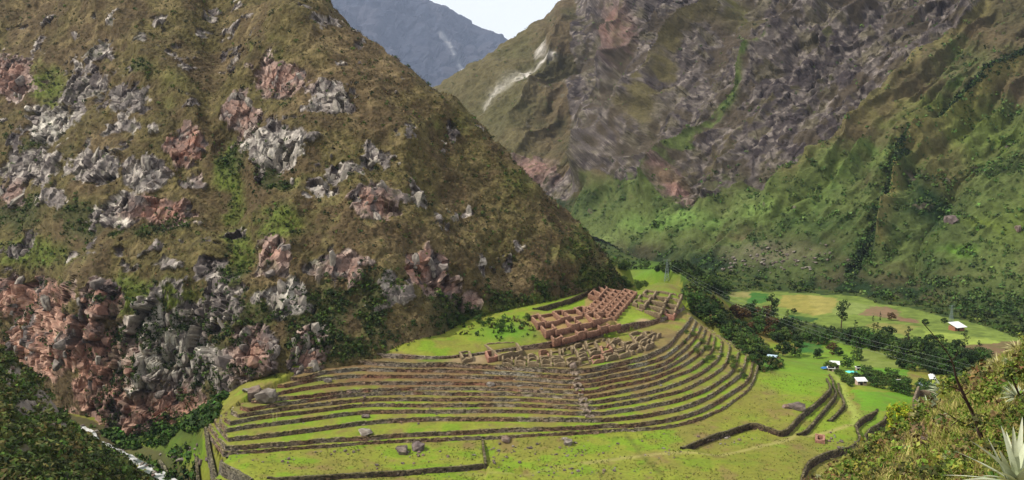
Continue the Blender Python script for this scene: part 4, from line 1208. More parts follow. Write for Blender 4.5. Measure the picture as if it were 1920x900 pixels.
boulder(615, 716, 16, "rounded boulder in the row of rocks beneath the red cliff foot", 0)
boulder(575, 717, 22, "large rounded grey rock just under the red cliff foot", 2)
g = np.random.default_rng(8)
SPOT = [(450,858,46,9,16,"in the scatter at the left corner of the lowest field"),(535,864,20,6,8,"in the small heap on the left part of the lowest field"),(650,850,60,6,10,"along the upper edge of the lowest left field"),(760,872,90,14,12,"on the open middle of the lowest left field"),(790,850,60,12,14,"around the two large dark boulders on the lowest field"),
 (985,850,90,18,34,"in the stony patch right of the field wall corner"),(1080,852,60,16,14,"below the boulder heap under the right hand walls"),(1050,885,120,12,40,"among the many stones at the bottom middle edge"),(830,885,60,8,8,"below the long front wall of the lowest field"),(930,862,40,20,14,"just right of the short end of the front wall"),
 (1340,826,40,10,14,"under the dark winding wall, left of its bend"),(1385,826,30,9,10,"under the bend of the dark winding wall"),(1565,826,22,12,18,"in the rubble beside the lone red hut"),(1590,842,16,8,8,"at the brink of the curved wall near the hut"),(1230,825,60,18,8,"on the olive field below the sweeping right walls"),(1150,850,40,14,6,"near the foot of the short field track"),
 (700,800,160,12,8,"on the wide green lower terrace"),(860,760,220,30,14,"on the middle terraces left of the stairway"),(640,745,80,24,10,"on the high left terraces"),(1240,850,50,10,8,"beside the faint footpath on the olive field"),(1200,740,120,40,8,"on the terraces right of the stairway")]
for x, y, rx, ry, n, where in SPOT:
    for _ in range(n):
        px, py = x + g.normal() * rx * .6, y + g.normal() * ry * .6
        if py > 897:
            continue
        s = 2.5 + 5.5 * g.random() ** 2.2
        boulder(px, py, s, "small loose grey stone " + where, int(g.integers(0, 6)), "loose stones " + where)
for k in range(26):                                    # rocks along and in the river
    q = RIV[int(10 + k * 2.1) % len(RIV)] + np.array([g.normal() * 2.2, g.normal() * 1.5, 0])
    boulder(0, 0, 5 + 7 * g.random(), "wet grey rock in the white river", int(g.integers(0, 6)), "wet rocks in the river", p=q + np.array([0, 0, -.1]))
for x, y, rx, ry, n in [(345,850,40,26,14),(385,870,14,16,6)]:
    for _ in range(n):
        boulder(x + g.normal() * rx * .6, y + g.normal() * ry * .5, 4 + 7 * g.random(), "pale stone scattered on the green bank beside the river", int(g.integers(0, 6)), "stones on the river bank")
# ------------------------------------------------------------------ stone stairway through the terraces
sl = spline([(1076,697),(1081,715),(1087,735),(1093,752),(1099,768),(1104,781)], 6)
st0 = place(*sl[0])
stair = thing("stone_stairway", tuple(st0), "rough stone stairway climbing through the terraces between their left and right parts", "stairway")
stm = rock_mesh("step", 7, (1, .6, .5), L(110,92,76), L(156,140,122), sub=1)
for k in range(0, len(sl)):
    for dx in (-4.5, .5, 5):
        p = place(sl[k][0] + dx + g.normal(), sl[k][1] + g.normal())
        o = link("step", stm, stair); o.location = tuple(p - st0 + np.array([0, 0, .1]))
        s = .55 + .5 * g.random(); o.scale = (s, s, s); o.rotation_euler = (g.normal() * .2, g.normal() * .2, g.random() * 6)

# ------------------------------------------------------------------ rocks of the hill, picked apart one by one
rp = [rock_mesh("rock", 20 + i, sq, a, b, sub=2 if i < 2 else 1) for i, (sq, a, b) in enumerate([((.7, .7, 1.5), L(112,102,96), L(176,166,152)), ((1.4, .7, .8), L(104,94,90), L(162,150,140)), ((.55, .7, 1.7), L(118,108,100), L(190,180,164)), ((1, .7, 1.1), L(140,104,90), L(180,144,124))])]
core = np.zeros(bx.shape)
for x, y, rx, ry, w, t in OUT:
    core = np.maximum(core, blob(bx, by, x, y, rx, ry) * w)
cand = np.argwhere((RM > .5) & (core > .55) & (by > 5) & (by < 740) & (bx > -5))
sel = cand[RNG.choice(len(cand), 300, replace=False)]
for k, (i, j) in enumerate(sel):
    pnk = PINK[i, j] > .4
    o = link("rock", rp[3] if pnk and k % 2 else rp[k % 3], hill)
    o.location = tuple(VB[i, j] - nB[i, j] * .25)
    s = .9 + 1.7 * RNG.random() ** 2
    o.scale = (s, s, s * 1.05)
    o.rotation_euler = (RNG.normal() * .35, -.25 + RNG.normal() * .3, RNG.random() * 6.28)

# ------------------------------------------------------------------ trees
def tree_meshes(h, crown_r, crown_h, base, n_cl, per, col, seed, lean=0.0, size=.34, spread=.9):
    g = np.random.default_rng(seed)
    tips, parts = [], []
    top = np.array([lean * h, 0, h * .86])
    pts = [np.array([0, 0, -.3])] + [np.array([lean * h * t + g.normal() * .02 * h, g.normal() * .02 * h, h * .86 * t]) for t in (.3, .6, 1)]
    parts.append(tube(pts, [h * .028, h * .022, h * .015, h * .006], 6))
    for k in range(7):
        t = base + (1 - base) * (k + .5) / 7 * .9
        p0 = np.array([lean * h * t, 0, h * .86 * t]); a = g.random() * 6.28
        ln = crown_r * (.5 + .5 * g.random())
        p2 = p0 + np.array([math.cos(a) * ln, math.sin(a) * ln, ln * .55])
        parts.append(tube([p0, (p0 + p2) / 2 + np.array([0, 0, -.05 * ln]), p2], [h * .011, h * .008, h * .004], 5)); tips.append(p2)
    tv, tf = merge(parts)
    C = []
    for k in range(n_cl):
        if k < len(tips):
            C.append(tips[k])
        else:
            t = g.random(); a = g.random() * 6.28; rr = crown_r * spread * math.sqrt(g.random()) * (math.sin(PI * (.12 + .8 * t)) ** .6)
            C.append(np.array([lean * h * (base + t * (1 - base)) + math.cos(a) * rr, math.sin(a) * rr, h * base + crown_h * t]))
    C = np.array(C); R = crown_r * (.26 + .22 * g.random(len(C)))
    cc = np.array(col) * (.75 + .6 * g.random((len(C), 1)))
    lv, lf, lc = leaf_clumps(C, R, per, .8, size, cc, seed + 1)
    return mesh_np("trunk", tv, tf, M_BARK), mesh_np("crown", lv, lf, M_LEAF, lc)
DKG, MDG, OLG = L(54,74,34), L(70,98,38), L(92,112,46)
TREE = {
 "tall": tree_meshes(14, 3.2, 10.5, .26, 24, 34, DKG, 31, .05), "tall2": tree_meshes(12, 3.0, 8.5, .28, 20, 34, DKG, 35, -.06),
 "round": tree_meshes(6.5, 3.4, 4.8, .25, 24, 34, L(50,72,32), 41), "round2": tree_meshes(5.5, 3.0, 4.2, .2, 22, 34, MDG, 45),
 "cone": tree_meshes(10, 2.0, 8.4, .14, 22, 30, L(54,76,36), 51, spread=.7), "low": tree_meshes(3.6, 2.6, 3.0, .12, 18, 34, OLG, 55),
 "olive": tree_meshes(6, 3.1, 4.6, .2, 24, 34, L(82,104,44), 59), "yellow": tree_meshes(6, 3.3, 4.9, .12, 30, 60, L(150,160,40), 67, size=.26), "rust": tree_meshes(4.2, 2.4, 3.4, .16, 18, 32, L(92,70,40), 63)}
def tree(kind, px, py, hpx, label, group=None, cat="tree", name="tree", p=None, wide=1.0):
    p = place(px, py) if p is None else p
    dep = p[1] * cs + (H - p[2]) * sn
    base_h = {"tall": 14, "tall2": 12, "round": 6.5, "round2": 5.5, "cone": 10, "low": 3.6, "olive": 6, "yellow": 6, "rust": 4.2}[kind]
    s = hpx * dep / F / base_h
    t = thing(name, tuple(p), label, cat, group, random.uniform(0, 6.28) if hpx < 40 else 0)
    t.scale = (s * wide, s * wide, s)
    link("trunk", TREE[kind][0], t); link("crown", TREE[kind][1], t)
    return t
tree("tall", 1577, 617, 54, "tall dark tree with bare lower trunk standing alone beside the far fields", wide=.85)
tree("tall2", 1447, 606, 56, "tall dark ragged tree at the left of the far fields")
tree("tall", 1412, 592, 30, "slim dark tree just left of the tall ragged one", wide=.8)
tree("cone", 1476, 602, 22, "small pointed tree right of the tall ragged one")
tree("round", 1488, 588, 10, "tiny round bush tree alone in the yellow field edge")
tree("round", 1468, 668, 28, "left of two broad dark trees behind the grey roofed shed")
tree("round2", 1490, 668, 26, "right of two broad dark trees behind the grey roofed shed")
tree("round", 1531, 672, 18, "compact dark round tree on the bright village grass")
tree("rust", 1562, 664, 20, "broad dark tree with brownish leaves in the village fields")
tree("round", 1572, 667, 16, "dark green tree touching the brownish one in the village fields")
tree("olive", 1608, 676, 22, "round green tree left of the olive village field")
tree("round2", 1588, 691, 22, "dark tree close behind the white roofed village house")
tree("rust", 1671, 601, 14, "brownish round bush in the far fields")
tree("cone", 1650, 602, 18, "thin pale tree between the far fields", wide=.6)
tree("cone", 1637, 603, 12, "small pale bush left of the thin pale tree in the far fields")
tree("cone", 1703, 645, 34, "pointed dark tree rising above the wooded strip near its middle")
tree("cone", 1808, 655, 36, "tall pointed dark tree rising at the right end of the wooded strip")
tree("cone", 1644, 630, 26, "forked dark tree rising above the wooded strip near its left part")
tree("cone", 1604, 622, 22, "pointed dark tree at the left start of the wooded strip")
tree("round", 1735, 610, 12, "dark hedge bush left of the white roofed farmhouse")
tree("round", 1770, 607, 11, "dark hedge bush touching the white roofed farmhouse on its left")
tree("yellow", 1692, 814, 46, "large bright yellow green bush beside the curved stone wall", cat="bush", name="bush", wide=1.2, p=at_Y(1692, 808, 47.5))
g = np.random.default_rng(21)
def nth(k):
    return f"{k}" + ("th" if 10 < k % 100 < 14 else {1: "st", 2: "nd", 3: "rd"}.get(k % 10, "th"))
def belt(poly, n, kinds, hp, label, group, cat="tree", name="tree"):
    """n trees standing in a patch, each told apart by its place along the patch and its look"""
    poly = np.array(poly, float); spots = []
    while len(spots) < n:
        x = poly[:, 0].min() + np.ptp(poly[:, 0]) * g.random(); y = poly[:, 1].min() + np.ptp(poly[:, 1]) * g.random()
        if in_poly(np.array(x), np.array(y), poly):
            spots.append((x, y))
    for k, (x, y) in enumerate(sorted(spots)):
        kd = kinds[int(g.integers(0, len(kinds)))]
        look = {"round": "dark round", "round2": "mid green round", "olive": "olive green", "cone": "pointed dark", "low": "low pale green", "rust": "brownish"}[kd]
        tree(kd, x, y, hp[0] + (hp[1] - hp[0]) * g.random(), f"{look} {cat} {label}, {nth(k + 1)} from left", group, cat, name, wide=1 + .3 * g.random())
belt([(1540,624),(1640,626),(1720,640),(1850,668),(1850,745),(1760,720),(1690,695),(1620,655),(1520,645)], 62, ["round", "olive", "round2", "round", "cone"], (14, 30), "in the wooded strip behind the village", "dark trees of the wooded strip")
belt([(1370,575),(1420,592),(1500,615),(1530,640),(1500,652),(1430,640),(1390,610)], 34, ["round", "round2", "olive", "rust"], (12, 24), "in the grove left of the far fields", "dark trees left of the far fields")
belt([(1300,560),(1350,600),(1400,640),(1440,672),(1420,690),(1380,655),(1330,612),(1295,580)], 40, ["low", "olive", "round2", "round"], (10, 22), "on the bank right of the terraces", "shrubs on the bank right of the terraces", "shrub", "shrub")
belt([(1600,700),(1660,712),(1700,722),(1700,738),(1630,728),(1590,712)], 26, ["round", "olive", "round2"], (10, 20), "in the row among the village houses", "trees among the village houses")
belt([(1540,684),(1590,708),(1600,735),(1570,712)], 10, ["low", "olive"], (8, 14), "in the row along the village path", "bushes along the village path", "bush", "bush")
belt([(1660,712),(1790,735),(1760,752),(1690,745)], 18, ["round", "olive", "round2"], (14, 26), "in the clump by the pale blue roof", "trees around the pale blue roof")
belt([(1300,520),(1350,535),(1370,552),(1330,556)], 20, ["round", "cone", "olive"], (14, 26), "in the clump at the valley edge", "dark trees at the valley edge")
belt([(1150,497),(1300,505),(1330,525),(1240,512),(1160,506)], 26, ["round", "olive"], (8, 16), "in the row behind the green shoulder", "dark trees behind the green shoulder")
belt([(1000,600),(990,620),(850,632),(830,615),(880,598)], 9, ["low", "olive", "round2"], (6, 15), "in the thicket left of the red ruins", "shrubs left of the red ruins", "shrub", "shrub")
belt([(1140,520),(1220,535),(1200,545),(1145,532)], 16, ["low", "olive"], (6, 12), "in the thicket behind the red ruins", "shrubs behind the red ruins", "shrub", "shrub")
belt([(1260,625),(1330,690),(1400,712),(1380,675),(1320,640),(1282,615)], 24, ["low", "low", "olive"], (5, 10), "in the strip over the right terraces", "bushes over the right terraces", "bush", "bush")

# ------------------------------------------------------------------ village houses
M_ROOFW = make_mat("tin_roof_white", color=L(196,196,192), rough=.45, n1=(1.2, .12), n2=(6, .1))
M_ROOFB = make_mat("tin_roof_blue", color=L(160,178,190), rough=.4, n1=(1.2, .12), n2=(6, .1))
M_BRICK = make_mat("brick_wall", color=L(140,96,74), n1=(2, .2), n2=(9, .2), stones=(4, .2), bump=(.5, .05))
M_PLASTER = make_mat("plaster_wall", color=L(172,150,136), n1=(1.5, .2), n2=(8, .2))
M_DARK = make_mat("window_dark", color=L(36,34,34), rough=.3, n1=(2, .1))
M_TARPB = make_mat("tarp_blue", color=L(46,92,140), n1=(2, .15), rough=.6)
M_TARPT = make_mat("tarp_turquoise", color=L(90,200,190), n1=(2, .15), rough=.6)
def boxm(name, x0, x1, y0, y1, z0, z1, mat):
    V = np.array([[x, y, z] for z in (z0, z1) for y in (y0, y1) for x in (x0, x1)], float)
    return mesh_np(name, V, np.array([[0,2,3,1],[4,5,7,6],[0,1,5,4],[1,3,7,5],[3,2,6,7],[2,0,4,6]]), mat)
def cottage(px, py, w, d, h, roof_mat, wall_mat, label, rz=0.0, pitch=.22, gable=True, porch=0.0):
    p = place(px, py)
    t = thing("village_house", tuple(p), label, "house", "village houses", rz)
    link("wall", boxm("wall", -w/2, w/2, -d/2, d/2, -.6, h, wall_mat), t)
    e = .3; rh = h + pitch * d / (2 if gable else 1)
    if gable:
        for s in (-1, 1):
            V = np.array([[-w/2-e, s*(d/2+e), h-.05], [w/2+e, s*(d/2+e), h-.05], [w/2+e, 0, rh], [-w/2-e, 0, rh]])
            V = np.concatenate([V, V + np.array([0, 0, .12])])
            link("roof_sheet", mesh_np("roof_sheet", V, np.array([[0,1,2,3],[7,6,5,4],[0,4,5,1],[1,5,6,2],[2,6,7,3],[3,7,4,0]]), roof_mat), t)
        for s in (-1, 1):
            V = np.array([[s*w/2, -d/2, h], [s*w/2, d/2, h], [s*w/2, 0, rh-.02], [s*(w/2-.2), -d/2, h], [s*(w/2-.2), d/2, h], [s*(w/2-.2), 0, rh-.02]])
            link("gable", mesh_np("gable", V, [np.array([[0,1,2],[5,4,3]]), np.array([[0,3,4,1],[1,4,5,2],[2,5,3,0]])], wall_mat), t)
    else:
        V = np.array([[-w/2-e, -d/2-e-porch, h-.05-porch*.15], [w/2+e, -d/2-e-porch, h-.05-porch*.15], [w/2+e, d/2+e, rh], [-w/2-e, d/2+e, rh]])
        V = np.concatenate([V, V + np.array([0, 0, .12])])
        link("roof", mesh_np("roof", V, np.array([[0,1,2,3],[7,6,5,4],[0,4,5,1],[1,5,6,2],[2,6,7,3],[3,7,4,0]]), roof_mat), t)
    link("door", boxm("door", -w*.1-.45, -w*.1+.45, -d/2-.04, -d/2+.1, 0, 1.9, M_DARK), t)
    for q in (-.34, .3):
        link("window", boxm("window", w*q-.5, w*q+.5, -d/2-.04, -d/2+.1, 1.0, 1.9, M_DARK), t)
    return t
cottage(1793, 619, 6.0, 4, 2.2, M_ROOFW, M_BRICK, "brick farmhouse with a bright white roof in the far fields", .35, .35, False, 1.2)
cottage(1564, 692, 3.4, 2.6, 2.2, M_ROOFW, M_PLASTER, "two level village house with a small white roof on the bright grass", -.3, .25, False)
cottage(1558, 695, 2.4, 1.6, 1.1, M_ROOFW, M_PLASTER, "low white lean-to in front of the two level village house", -.25, .15, False)
cottage(1608, 694, 1.3, 1.3, 1.1, M_ROOFW, M_PLASTER, "tiny white shed beside the turquoise sheet", .2, .2, False)
cottage(1614, 722, 3.3, 2.4, 1.7, M_ROOFW, M_PLASTER, "village house with a wide white roof half hidden by dark trees", .05, .3, False)
cottage(1684, 720, 1.6, 1.6, 1.4, M_ROOFW, M_PLASTER, "small pale hut between dark trees, right of the wide white roof", .2, .3, True)
cottage(1736, 731, 4.2, 2.6, 1.6, M_ROOFB, M_PLASTER, "village house with a pale blue grey tin roof near the slope", .1, .3, False)
cottage(1448, 676, 3.2, 2.6, 1.8, M_ROOFB, M_BRICK, "small shed with a whitish grey roof at the foot of the steep bank", -.5, .3, True)
def sheet(name, cx, cy, w, d, mat, label, cat, rz, curve=.3, lift=.6, p=None):
    p = place(cx, cy) if p is None else p
    n = 10; u, v = np.meshgrid(np.linspace(-.5, .5, n), np.linspace(-.5, .5, 6))
    z = lift + curve * np.cos(u * 3) + .08 * np.sin(u * 17 + v * 9)
    V = np.stack([u * w, v * d + curve * 2 * u ** 2, z], -1)
    V2 = V - np.array([0, 0, .06])
    q = grid_quads(6, n)
    m = mesh_np(name, np.concatenate([V.reshape(-1, 3), V2.reshape(-1, 3)]), np.concatenate([q, q[:, ::-1] + 6 * n]), mat, None, True)
    o = link(name, m, None, label=label, category=cat); o.location = tuple(p); o.rotation_euler = (0, 0, rz)
sheet("tarpaulin", 1548, 693, 3.2, 2.4, M_TARPB, "blue tarpaulin at the left of the two level village house", "tarp", .2)
sheet("plastic_sheet", 1597, 699, 4.2, 2.8, M_TARPT, "turquoise sheet spread on the village grass", "sheet", -.1, .15, .25)
sheet("plastic_sheet", 1748, 712, 2.4, 7.5, M_ROOFW, "long white curved sheet on the slope above the pale blue roof", "sheet", -.35, .5, .9)

# ------------------------------------------------------------------ pylons and cables
M_STEEL = make_mat("galvanised_steel", color=L(110,122,116), rough=.5, n1=(1, .1))
def pylon(p, h, label):
    t = thing("power_pylon", tuple(p), label, "pylon", None)
    for sx in (-1, 1):
        for sy in (-1, 1):
            v, f = tube([[sx * h * .11, sy * h * .11, -.5], [sx * h * .035, sy * h * .035, h * .7], [sx * .12, sy * .12, h]], [.07, .06, .04], 5)
            link("leg", mesh_np("leg", v, f, M_STEEL), t)
    prt = []
    for k in range(7):
        a = h * .11 * (1 - k / 9); b = h * .11 * (1 - (k + 1) / 9); z0, z1 = h * k / 9, h * (k + 1) / 9
        for s in (-1, 1):
            prt += [tube([[-a, s * a, z0], [b, s * b, z1]], [.05, .05], 4), tube([[a, s * a, z0], [-b, s * b, z1]], [.05, .05], 4), tube([[s * a, -a, z0], [s * b, b, z1]], [.05, .05], 4)]
    v, f = merge(prt); o = link("bracing", mesh_np("bracing", v, f, M_STEEL), t)
    for zz in (.78, .87, .96):
        v, f = tube([[-h * .17, 0, h * zz], [h * .17, 0, h * zz]], [.07, .07], 5)
        link("crossarm", mesh_np("crossarm", v, f, M_STEEL), t)
    return t
py1 = place(1250, 527); pylon(py1, 11, "faint lattice power pylon on the green shoulder behind the ruins")
py2 = place(1783, 604); pylon(py2, 9, "faint lattice power pylon behind the white roofed farmhouse")
M_CABLE = make_mat("cable", color=L(120,126,118), rough=.5, n1=(1, .05))
for i, (pts, lab) in enumerate([([(1250,492,435),(1361,550,395),(1500,602,350),(1600,630,325),(1700,655,300),(1850,692,268),(2050,735,225)], "uppermost of the three cables crossing the valley fields"),
      ([(1250,497,436),(1361,557,392),(1520,617,342),(1600,640,322),(1700,664,298),(1850,705,264),(2050,752,222)], "middle of the three cables crossing the valley fields"),
      ([(1250,502,437),(1361,563,390),(1460,602,358),(1560,637,330),(1700,676,296),(1850,714,262),(2050,768,220)], "lowest of the three cables crossing the valley fields")]):
    P = at_Y(*np.array(spline(pts, 8)).T)
    v, f = tube(P, [.024] * len(P), 5)
    link("power_cable", mesh_np("power_cable", v, f, M_CABLE), None, label=lab, category="cable")
M_POST = make_mat("weathered_wood", color=L(176,164,120), n1=(4, .2))
for k, (a, b) in enumerate([((512,789),(506,772)), ((519,788),(515,772)), ((628,778),(627,762)), ((634,776),(634,761)), ((505,772),(504,762))]):
    p = place(*a); dep = p[1]
    v, f = tube([[0, 0, -.2], [.1, 0, (a[1] - b[1]) * dep / F]], [.10, .08], 6)
    o = link("wooden_post", mesh_np("wooden_post", v, f, M_POST), None, label=["leaning pale post in the left group on the terraces", "second pale post of the left group on the terraces", "left pale post of the right pair on the terraces", "right pale post of the right pair on the terraces", "short pale post above the left group on the terraces"][k], category="post")
    o.location = tuple(p)

# ------------------------------------------------------------------ plants of the near slope
def blade(base, dirv, ln, w, bend, segs=7, up=(0, 0, 1), fold=.25):
    """one stiff tapering leaf, channelled along its middle"""
    d = np.array(dirv, float); d /= np.linalg.norm(d)
    s = np.cross(d, up); s /= np.linalg.norm(s) + 1e-9
    n = np.cross(s, d)
    V = []
    for i in range(segs + 1):
        t = i / segs
        p = np.array(base) + d * ln * t + np.array([0, 0, -1]) * bend * ln * t * t
        ww = w * (1 - t) ** .75 * (.75 + .5 * min(1, t * 3)) + .0008
        V += [p - s * ww + n * fold * ww, p - n * fold * ww * .6, p + s * ww + n * fold * ww]
    Q = []
    for i in range(segs):
        a, b = i * 3, i * 3 + 3
        Q += [[a, a + 1, b + 1, b], [a + 1, a + 2, b + 2, b + 1]]
    return np.array(V), np.array(Q)
M_AGAVE = make_mat("agave_leaf", "Col", rough=.5, n1=(6, .12), n2=(30, .12), spec=.3, trans=.1)
AGY = 7.4
ag0 = at_Y(1903, 906, AGY)
agv = thing("agave", tuple(ag0), "big pale spiky agave in the near right corner", "agave")
g = np.random.default_rng(44)
for tx, ty, dY, w in [(1812,819,-.5,.035),(1874,786,-.1,.032),(1899,786,.1,.036),(1872,838,-.4,.026),(1800,900,-.5,.022),(1764,890,-.3,.014),(1935,800,.2,.034),(1958,830,-.2,.034),(1848,812,.25,.02),(1826,860,.2,.02),(1838,892,-.7,.026),(1975,870,-.4,.03),(1885,800,.4,.026),(1918,770,.35,.028),(1858,880,-.7,.028),(1785,842,.2,.012),(1940,868,-.6,.03)]:
    tip = at_Y(tx, ty, AGY + dY * .75) - ag0
    base = np.array([g.normal() * .03, g.normal() * .03, 0])
    d = tip - base; ln = np.linalg.norm(d)
    v, f = blade(base, d + np.array([0, 0, .1 * ln]), ln, w * 1.2, .1, 9)
    c = L(190,200,156) * (1 + .12 * g.normal()) + (L(236,234,212) - L(190,200,156)) * np.repeat(np.linspace(0, 1, 10), 3)[:, None] * .6
    link("leaf", mesh_np("leaf", v, f, M_AGAVE, c, True), agv)
def rosette(px, py, rpx, label, n=70, tone=L(182,190,152), droop=.35):
    p = shoot(px, py, [BV_E])
    if p is None:
        for k in range(1, 14):
            p = shoot(px, py + 3 * k, [BV_E])
            if p is not None:
                break
        if p is None:
            return
    r = 1.3 * rpx * p[1] / F
    t = thing("rosette_plant", tuple(p + np.array([0, 0, r * .6])), label, "plant", "pale spiky rosette plants on the near slope")
    prt, cl = [], []
    gg_ = np.random.default_rng(int(px * 7 + py))
    for k in range(n):
        a = gg_.random() * 6.28; el = math.asin(.05 + .9 * gg_.random()) - .15
        v, f = blade([0, 0, 0], [math.cos(a) * math.cos(el), math.sin(a) * math.cos(el), math.sin(el)], r * (.8 + .35 * gg_.random()), r * .075, droop * gg_.random(), 4)
        prt.append((v, f)); cl.append(np.repeat((tone * (.75 + .5 * gg_.random()))[None], len(v), 0))
    v, f = merge(prt)
    link("leaf_rosette", mesh_np("leaf_rosette", v, f, M_AGAVE, np.concatenate(cl)), t)
    v, f = tube([[0, 0, -r * .7], [0, 0, .05]], [r * .16, r * .12], 6)
    link("stem", mesh_np("stem", v, f, M_BARK), t)
for x, y, r, lab in [(1768,748,24,"pale spiky rosette standing highest beside the stone ruin"),(1738,778,22,"large pale spiky rosette left of the bare dead branch"),(1757,768,16,"spiky rosette wedged between two larger pale ones"),(1722,792,15,"spiky rosette nearest the yellow green bush"),(1772,800,16,"small spiky rosette under the dead branch fork"),(1907,764,26,"broad spiky rosette at the right edge of the slope"),(1822,718,15,"faint yellowish rosette high on the slope"),(1846,712,13,"small rosette right of the faint yellowish one"),(1782,868,15,"low spiky rosette on the lower slope"),(1905,664,20,"yellowish spiky rosette on the skyline of the slope"),(1868,700,20,"straw coloured rosette just under the skyline"),(1885,720,16,"straw coloured rosette in the dry grass at right"),(1700,850,10,"small rosette near the bare earth patch"),(1640,850,10,"little rosette at the left foot of the slope"),(1540,868,12,"lowest spiky rosette at the corner of the curved wall"),(1896,690,14,"spiky rosette below the skyline at far right")]:
    rosette(x, y, r, lab, tone=L(204,196,134) if "yellow" in lab or "straw" in lab else L(182,190,152))
for x, y, sp, lab in [(1661,866,26,"pale rounded rock sticking out of the near slope"),(1700,845,16,"brown rock beside bare earth on the near slope"),(1735,822,18,"dark brown rock under the rosettes on the near slope"),(1612,884,14,"small rock at the lower left of the near slope")]:
    q = shoot(x, y, [BV_E])
    if q is not None:
        boulder(0, 0, sp, lab, 0 if "pale" in lab else 5, p=q, lift=.1)
BV_C = tri_bvh(VC, *cx.shape)
for k in range(110):
    x, y = (1480 + g.normal() * 46, 484 + g.normal() * 13) if k % 3 else (1405 + g.normal() * 30, 494 + g.normal() * 9)
    q = shoot(x, y, [BV_C])
    if q is not None:
        boulder(0, 0, 2.5 + 6 * g.random() ** 2, "pale boulder in the rockslide on the far valley side", (0, 3, 1)[k % 3], "pale boulders of the rockslide", p=q, lift=.15)
for x, y, sp, lab in [(1782,415,26,"dark rock ledge alone on the right green slope"),(1908,430,14,"small grey rock at the right edge of the green slope"),(1295,385,22,"pale rock at the foot of the brown spur across the valley"),(1430,555,14,"pale brown rock above the far fields near the track")]:
    q = shoot(x, y, [BV_C])
    if q is not None:
        boulder(0, 0, sp, lab, 2 if "dark" in lab else 4, p=q, lift=.1)
BV_F = tri_bvh(VF, *gXf.shape)
for k, (x, y) in enumerate([(80,745),(92,762),(88,780),(70,756),(98,800),(20,690),(36,705),(60,760),(45,790),(30,846),(70,830),(104,816)]):
    q = shoot(x, y, [BV_F])
    if q is not None:
        boulder(0, 0, 6 + 8 * g.random(), "grey rock among bushes on the dark left near slope", k % 6, "grey rocks on the left near slope", p=q, lift=.05)
# bare dead stalk with twigs
M_DEAD = make_mat("dead_wood", color=L(52,38,32), n1=(8, .3), n2=(40, .3), rough=.8)
def pxpath(pts, y0, y1):
    pts = np.array(spline(pts, 5)); return at_Y(pts[:, 0], pts[:, 1], np.linspace(y0, y1, len(pts)))
b0 = shoot(1846, 838, [BV_E])
Yb_ = b0[1]
dead = thing("dead_branch", tuple(b0), "tall bare dead stalk with crooked twigs leaning over the near slope", "dead branch")
P = pxpath([(1846,838),(1830,790),(1815,757),(1800,725),(1792,705),(1786,680),(1772,655),(1750,628),(1729,604)], Yb_, Yb_ - .3) - b0
nn = len(P); sc_b = Yb_ / F
v, f = tube(P, list(np.interp(np.arange(nn), [0, nn * .4, nn * .62, nn - 1], [3.9 * sc_b, 2.6 * sc_b, 1.3 * sc_b, .7 * sc_b])), 7)
link("trunk", mesh_np("trunk", v, f, M_DEAD, None, True), dead)
for pts, w0 in [([(1826,802),(1800,790),(1780,778),(1760,766)], 2.0), ([(1798,788),(1786,796),(1784,800)], 1.6), ([(1812,752),(1805,745),(1800,738)], 1.6), ([(1803,733),(1790,727),(1775,722),(1770,716)], 1.5), ([(1818,770),(1826,782),(1838,786)], 1.3), ([(1840,818),(1852,808),(1870,802),(1890,798)], 1.4), ([(1834,798),(1832,810),(1836,822)], 1.8), ([(1806,742),(1816,736),(1820,728)], 1.5), ([(1782,678),(1792,668),(1796,655)], 1.2)]:
    P = pxpath(pts, Yb_ - .05, Yb_ - .05 - g.random() * .5) - b0
    v, f = tube(P, list(np.linspace(w0 * sc_b, .5 * sc_b, len(P))), 5)
    link("twig", mesh_np("twig", v, f, M_DEAD, None, True), dead)
b1 = shoot(1926, 770, [BV_E])
if b1 is not None:
    d2 = thing("dead_branch", tuple(b1), "short bare dark stick at the right edge above the agave", "dead branch")
    P = pxpath([(1926,770),(1912,742),(1903,722),(1897,709)], b1[1], b1[1] - .2) - b1
    v, f = tube(P, list(np.linspace(3 * b1[1] / F, 1 * b1[1] / F, len(P))), 5)
    link("twig", mesh_np("twig", v, f, M_DEAD), d2)

def join_tiny():
    for nm, lst in TINY.items():
        prts, cl = [], []
        for co, k in lst:
            me = BO[k]
            f = np.array([list(q.vertices) for q in me.polygons]); prts.append((co, f))
            c = np.empty(len(me.vertices) * 4, np.float32); me.color_attributes["Col"].data.foreach_get("color", c)
            cl.append(c.reshape(-1, 4)[:, :3] / ALB)
        v, f = merge(prts)
        link(nm, mesh_np(nm, v, f, M_ROCK, np.concatenate(cl)), None, kind="stuff")
join_tiny()
# =================================================================== GROUND COVER (nobody could count it)
def scatter(name, V, N, prob, n, rr, per, cols, seed, squash=.8, size=.5, sink=.2, up=.3, near=None):
    g = np.random.default_rng(seed)
    w = np.clip(prob.ravel(), 0, None)
    k = g.choice(w.size, n, p=w / w.sum())
    C = V.reshape(-1, 3)[k] + g.normal(size=(n, 3)) * np.array([.4, .4, 0])
    R = rr[0] + (rr[1] - rr[0]) * g.random(n) ** 2
    if near:
        R = R * np.clip(C[:, 1] / near, .2, 1.3)
    C[:, 2] += R * (squash - sink)
    base = cols[g.integers(0, len(cols), n)] * (.75 + .5 * g.random((n, 1)))
    v, f, c = leaf_clumps(C, R, per, squash, size, base, seed + 1, up=up)
    return link(name, mesh_np(name, v, f, M_LEAF, c), None, kind="stuff")
vis = ((bx > -60) & (bx < 1240) & (by > -40) & (by < 860)).astype(float)
area = np.clip(VB[..., 1] / 330, .5, 2)
SHR = np.array([L(54,72,30), L(68,88,34), L(84,104,40), L(46,60,28)])
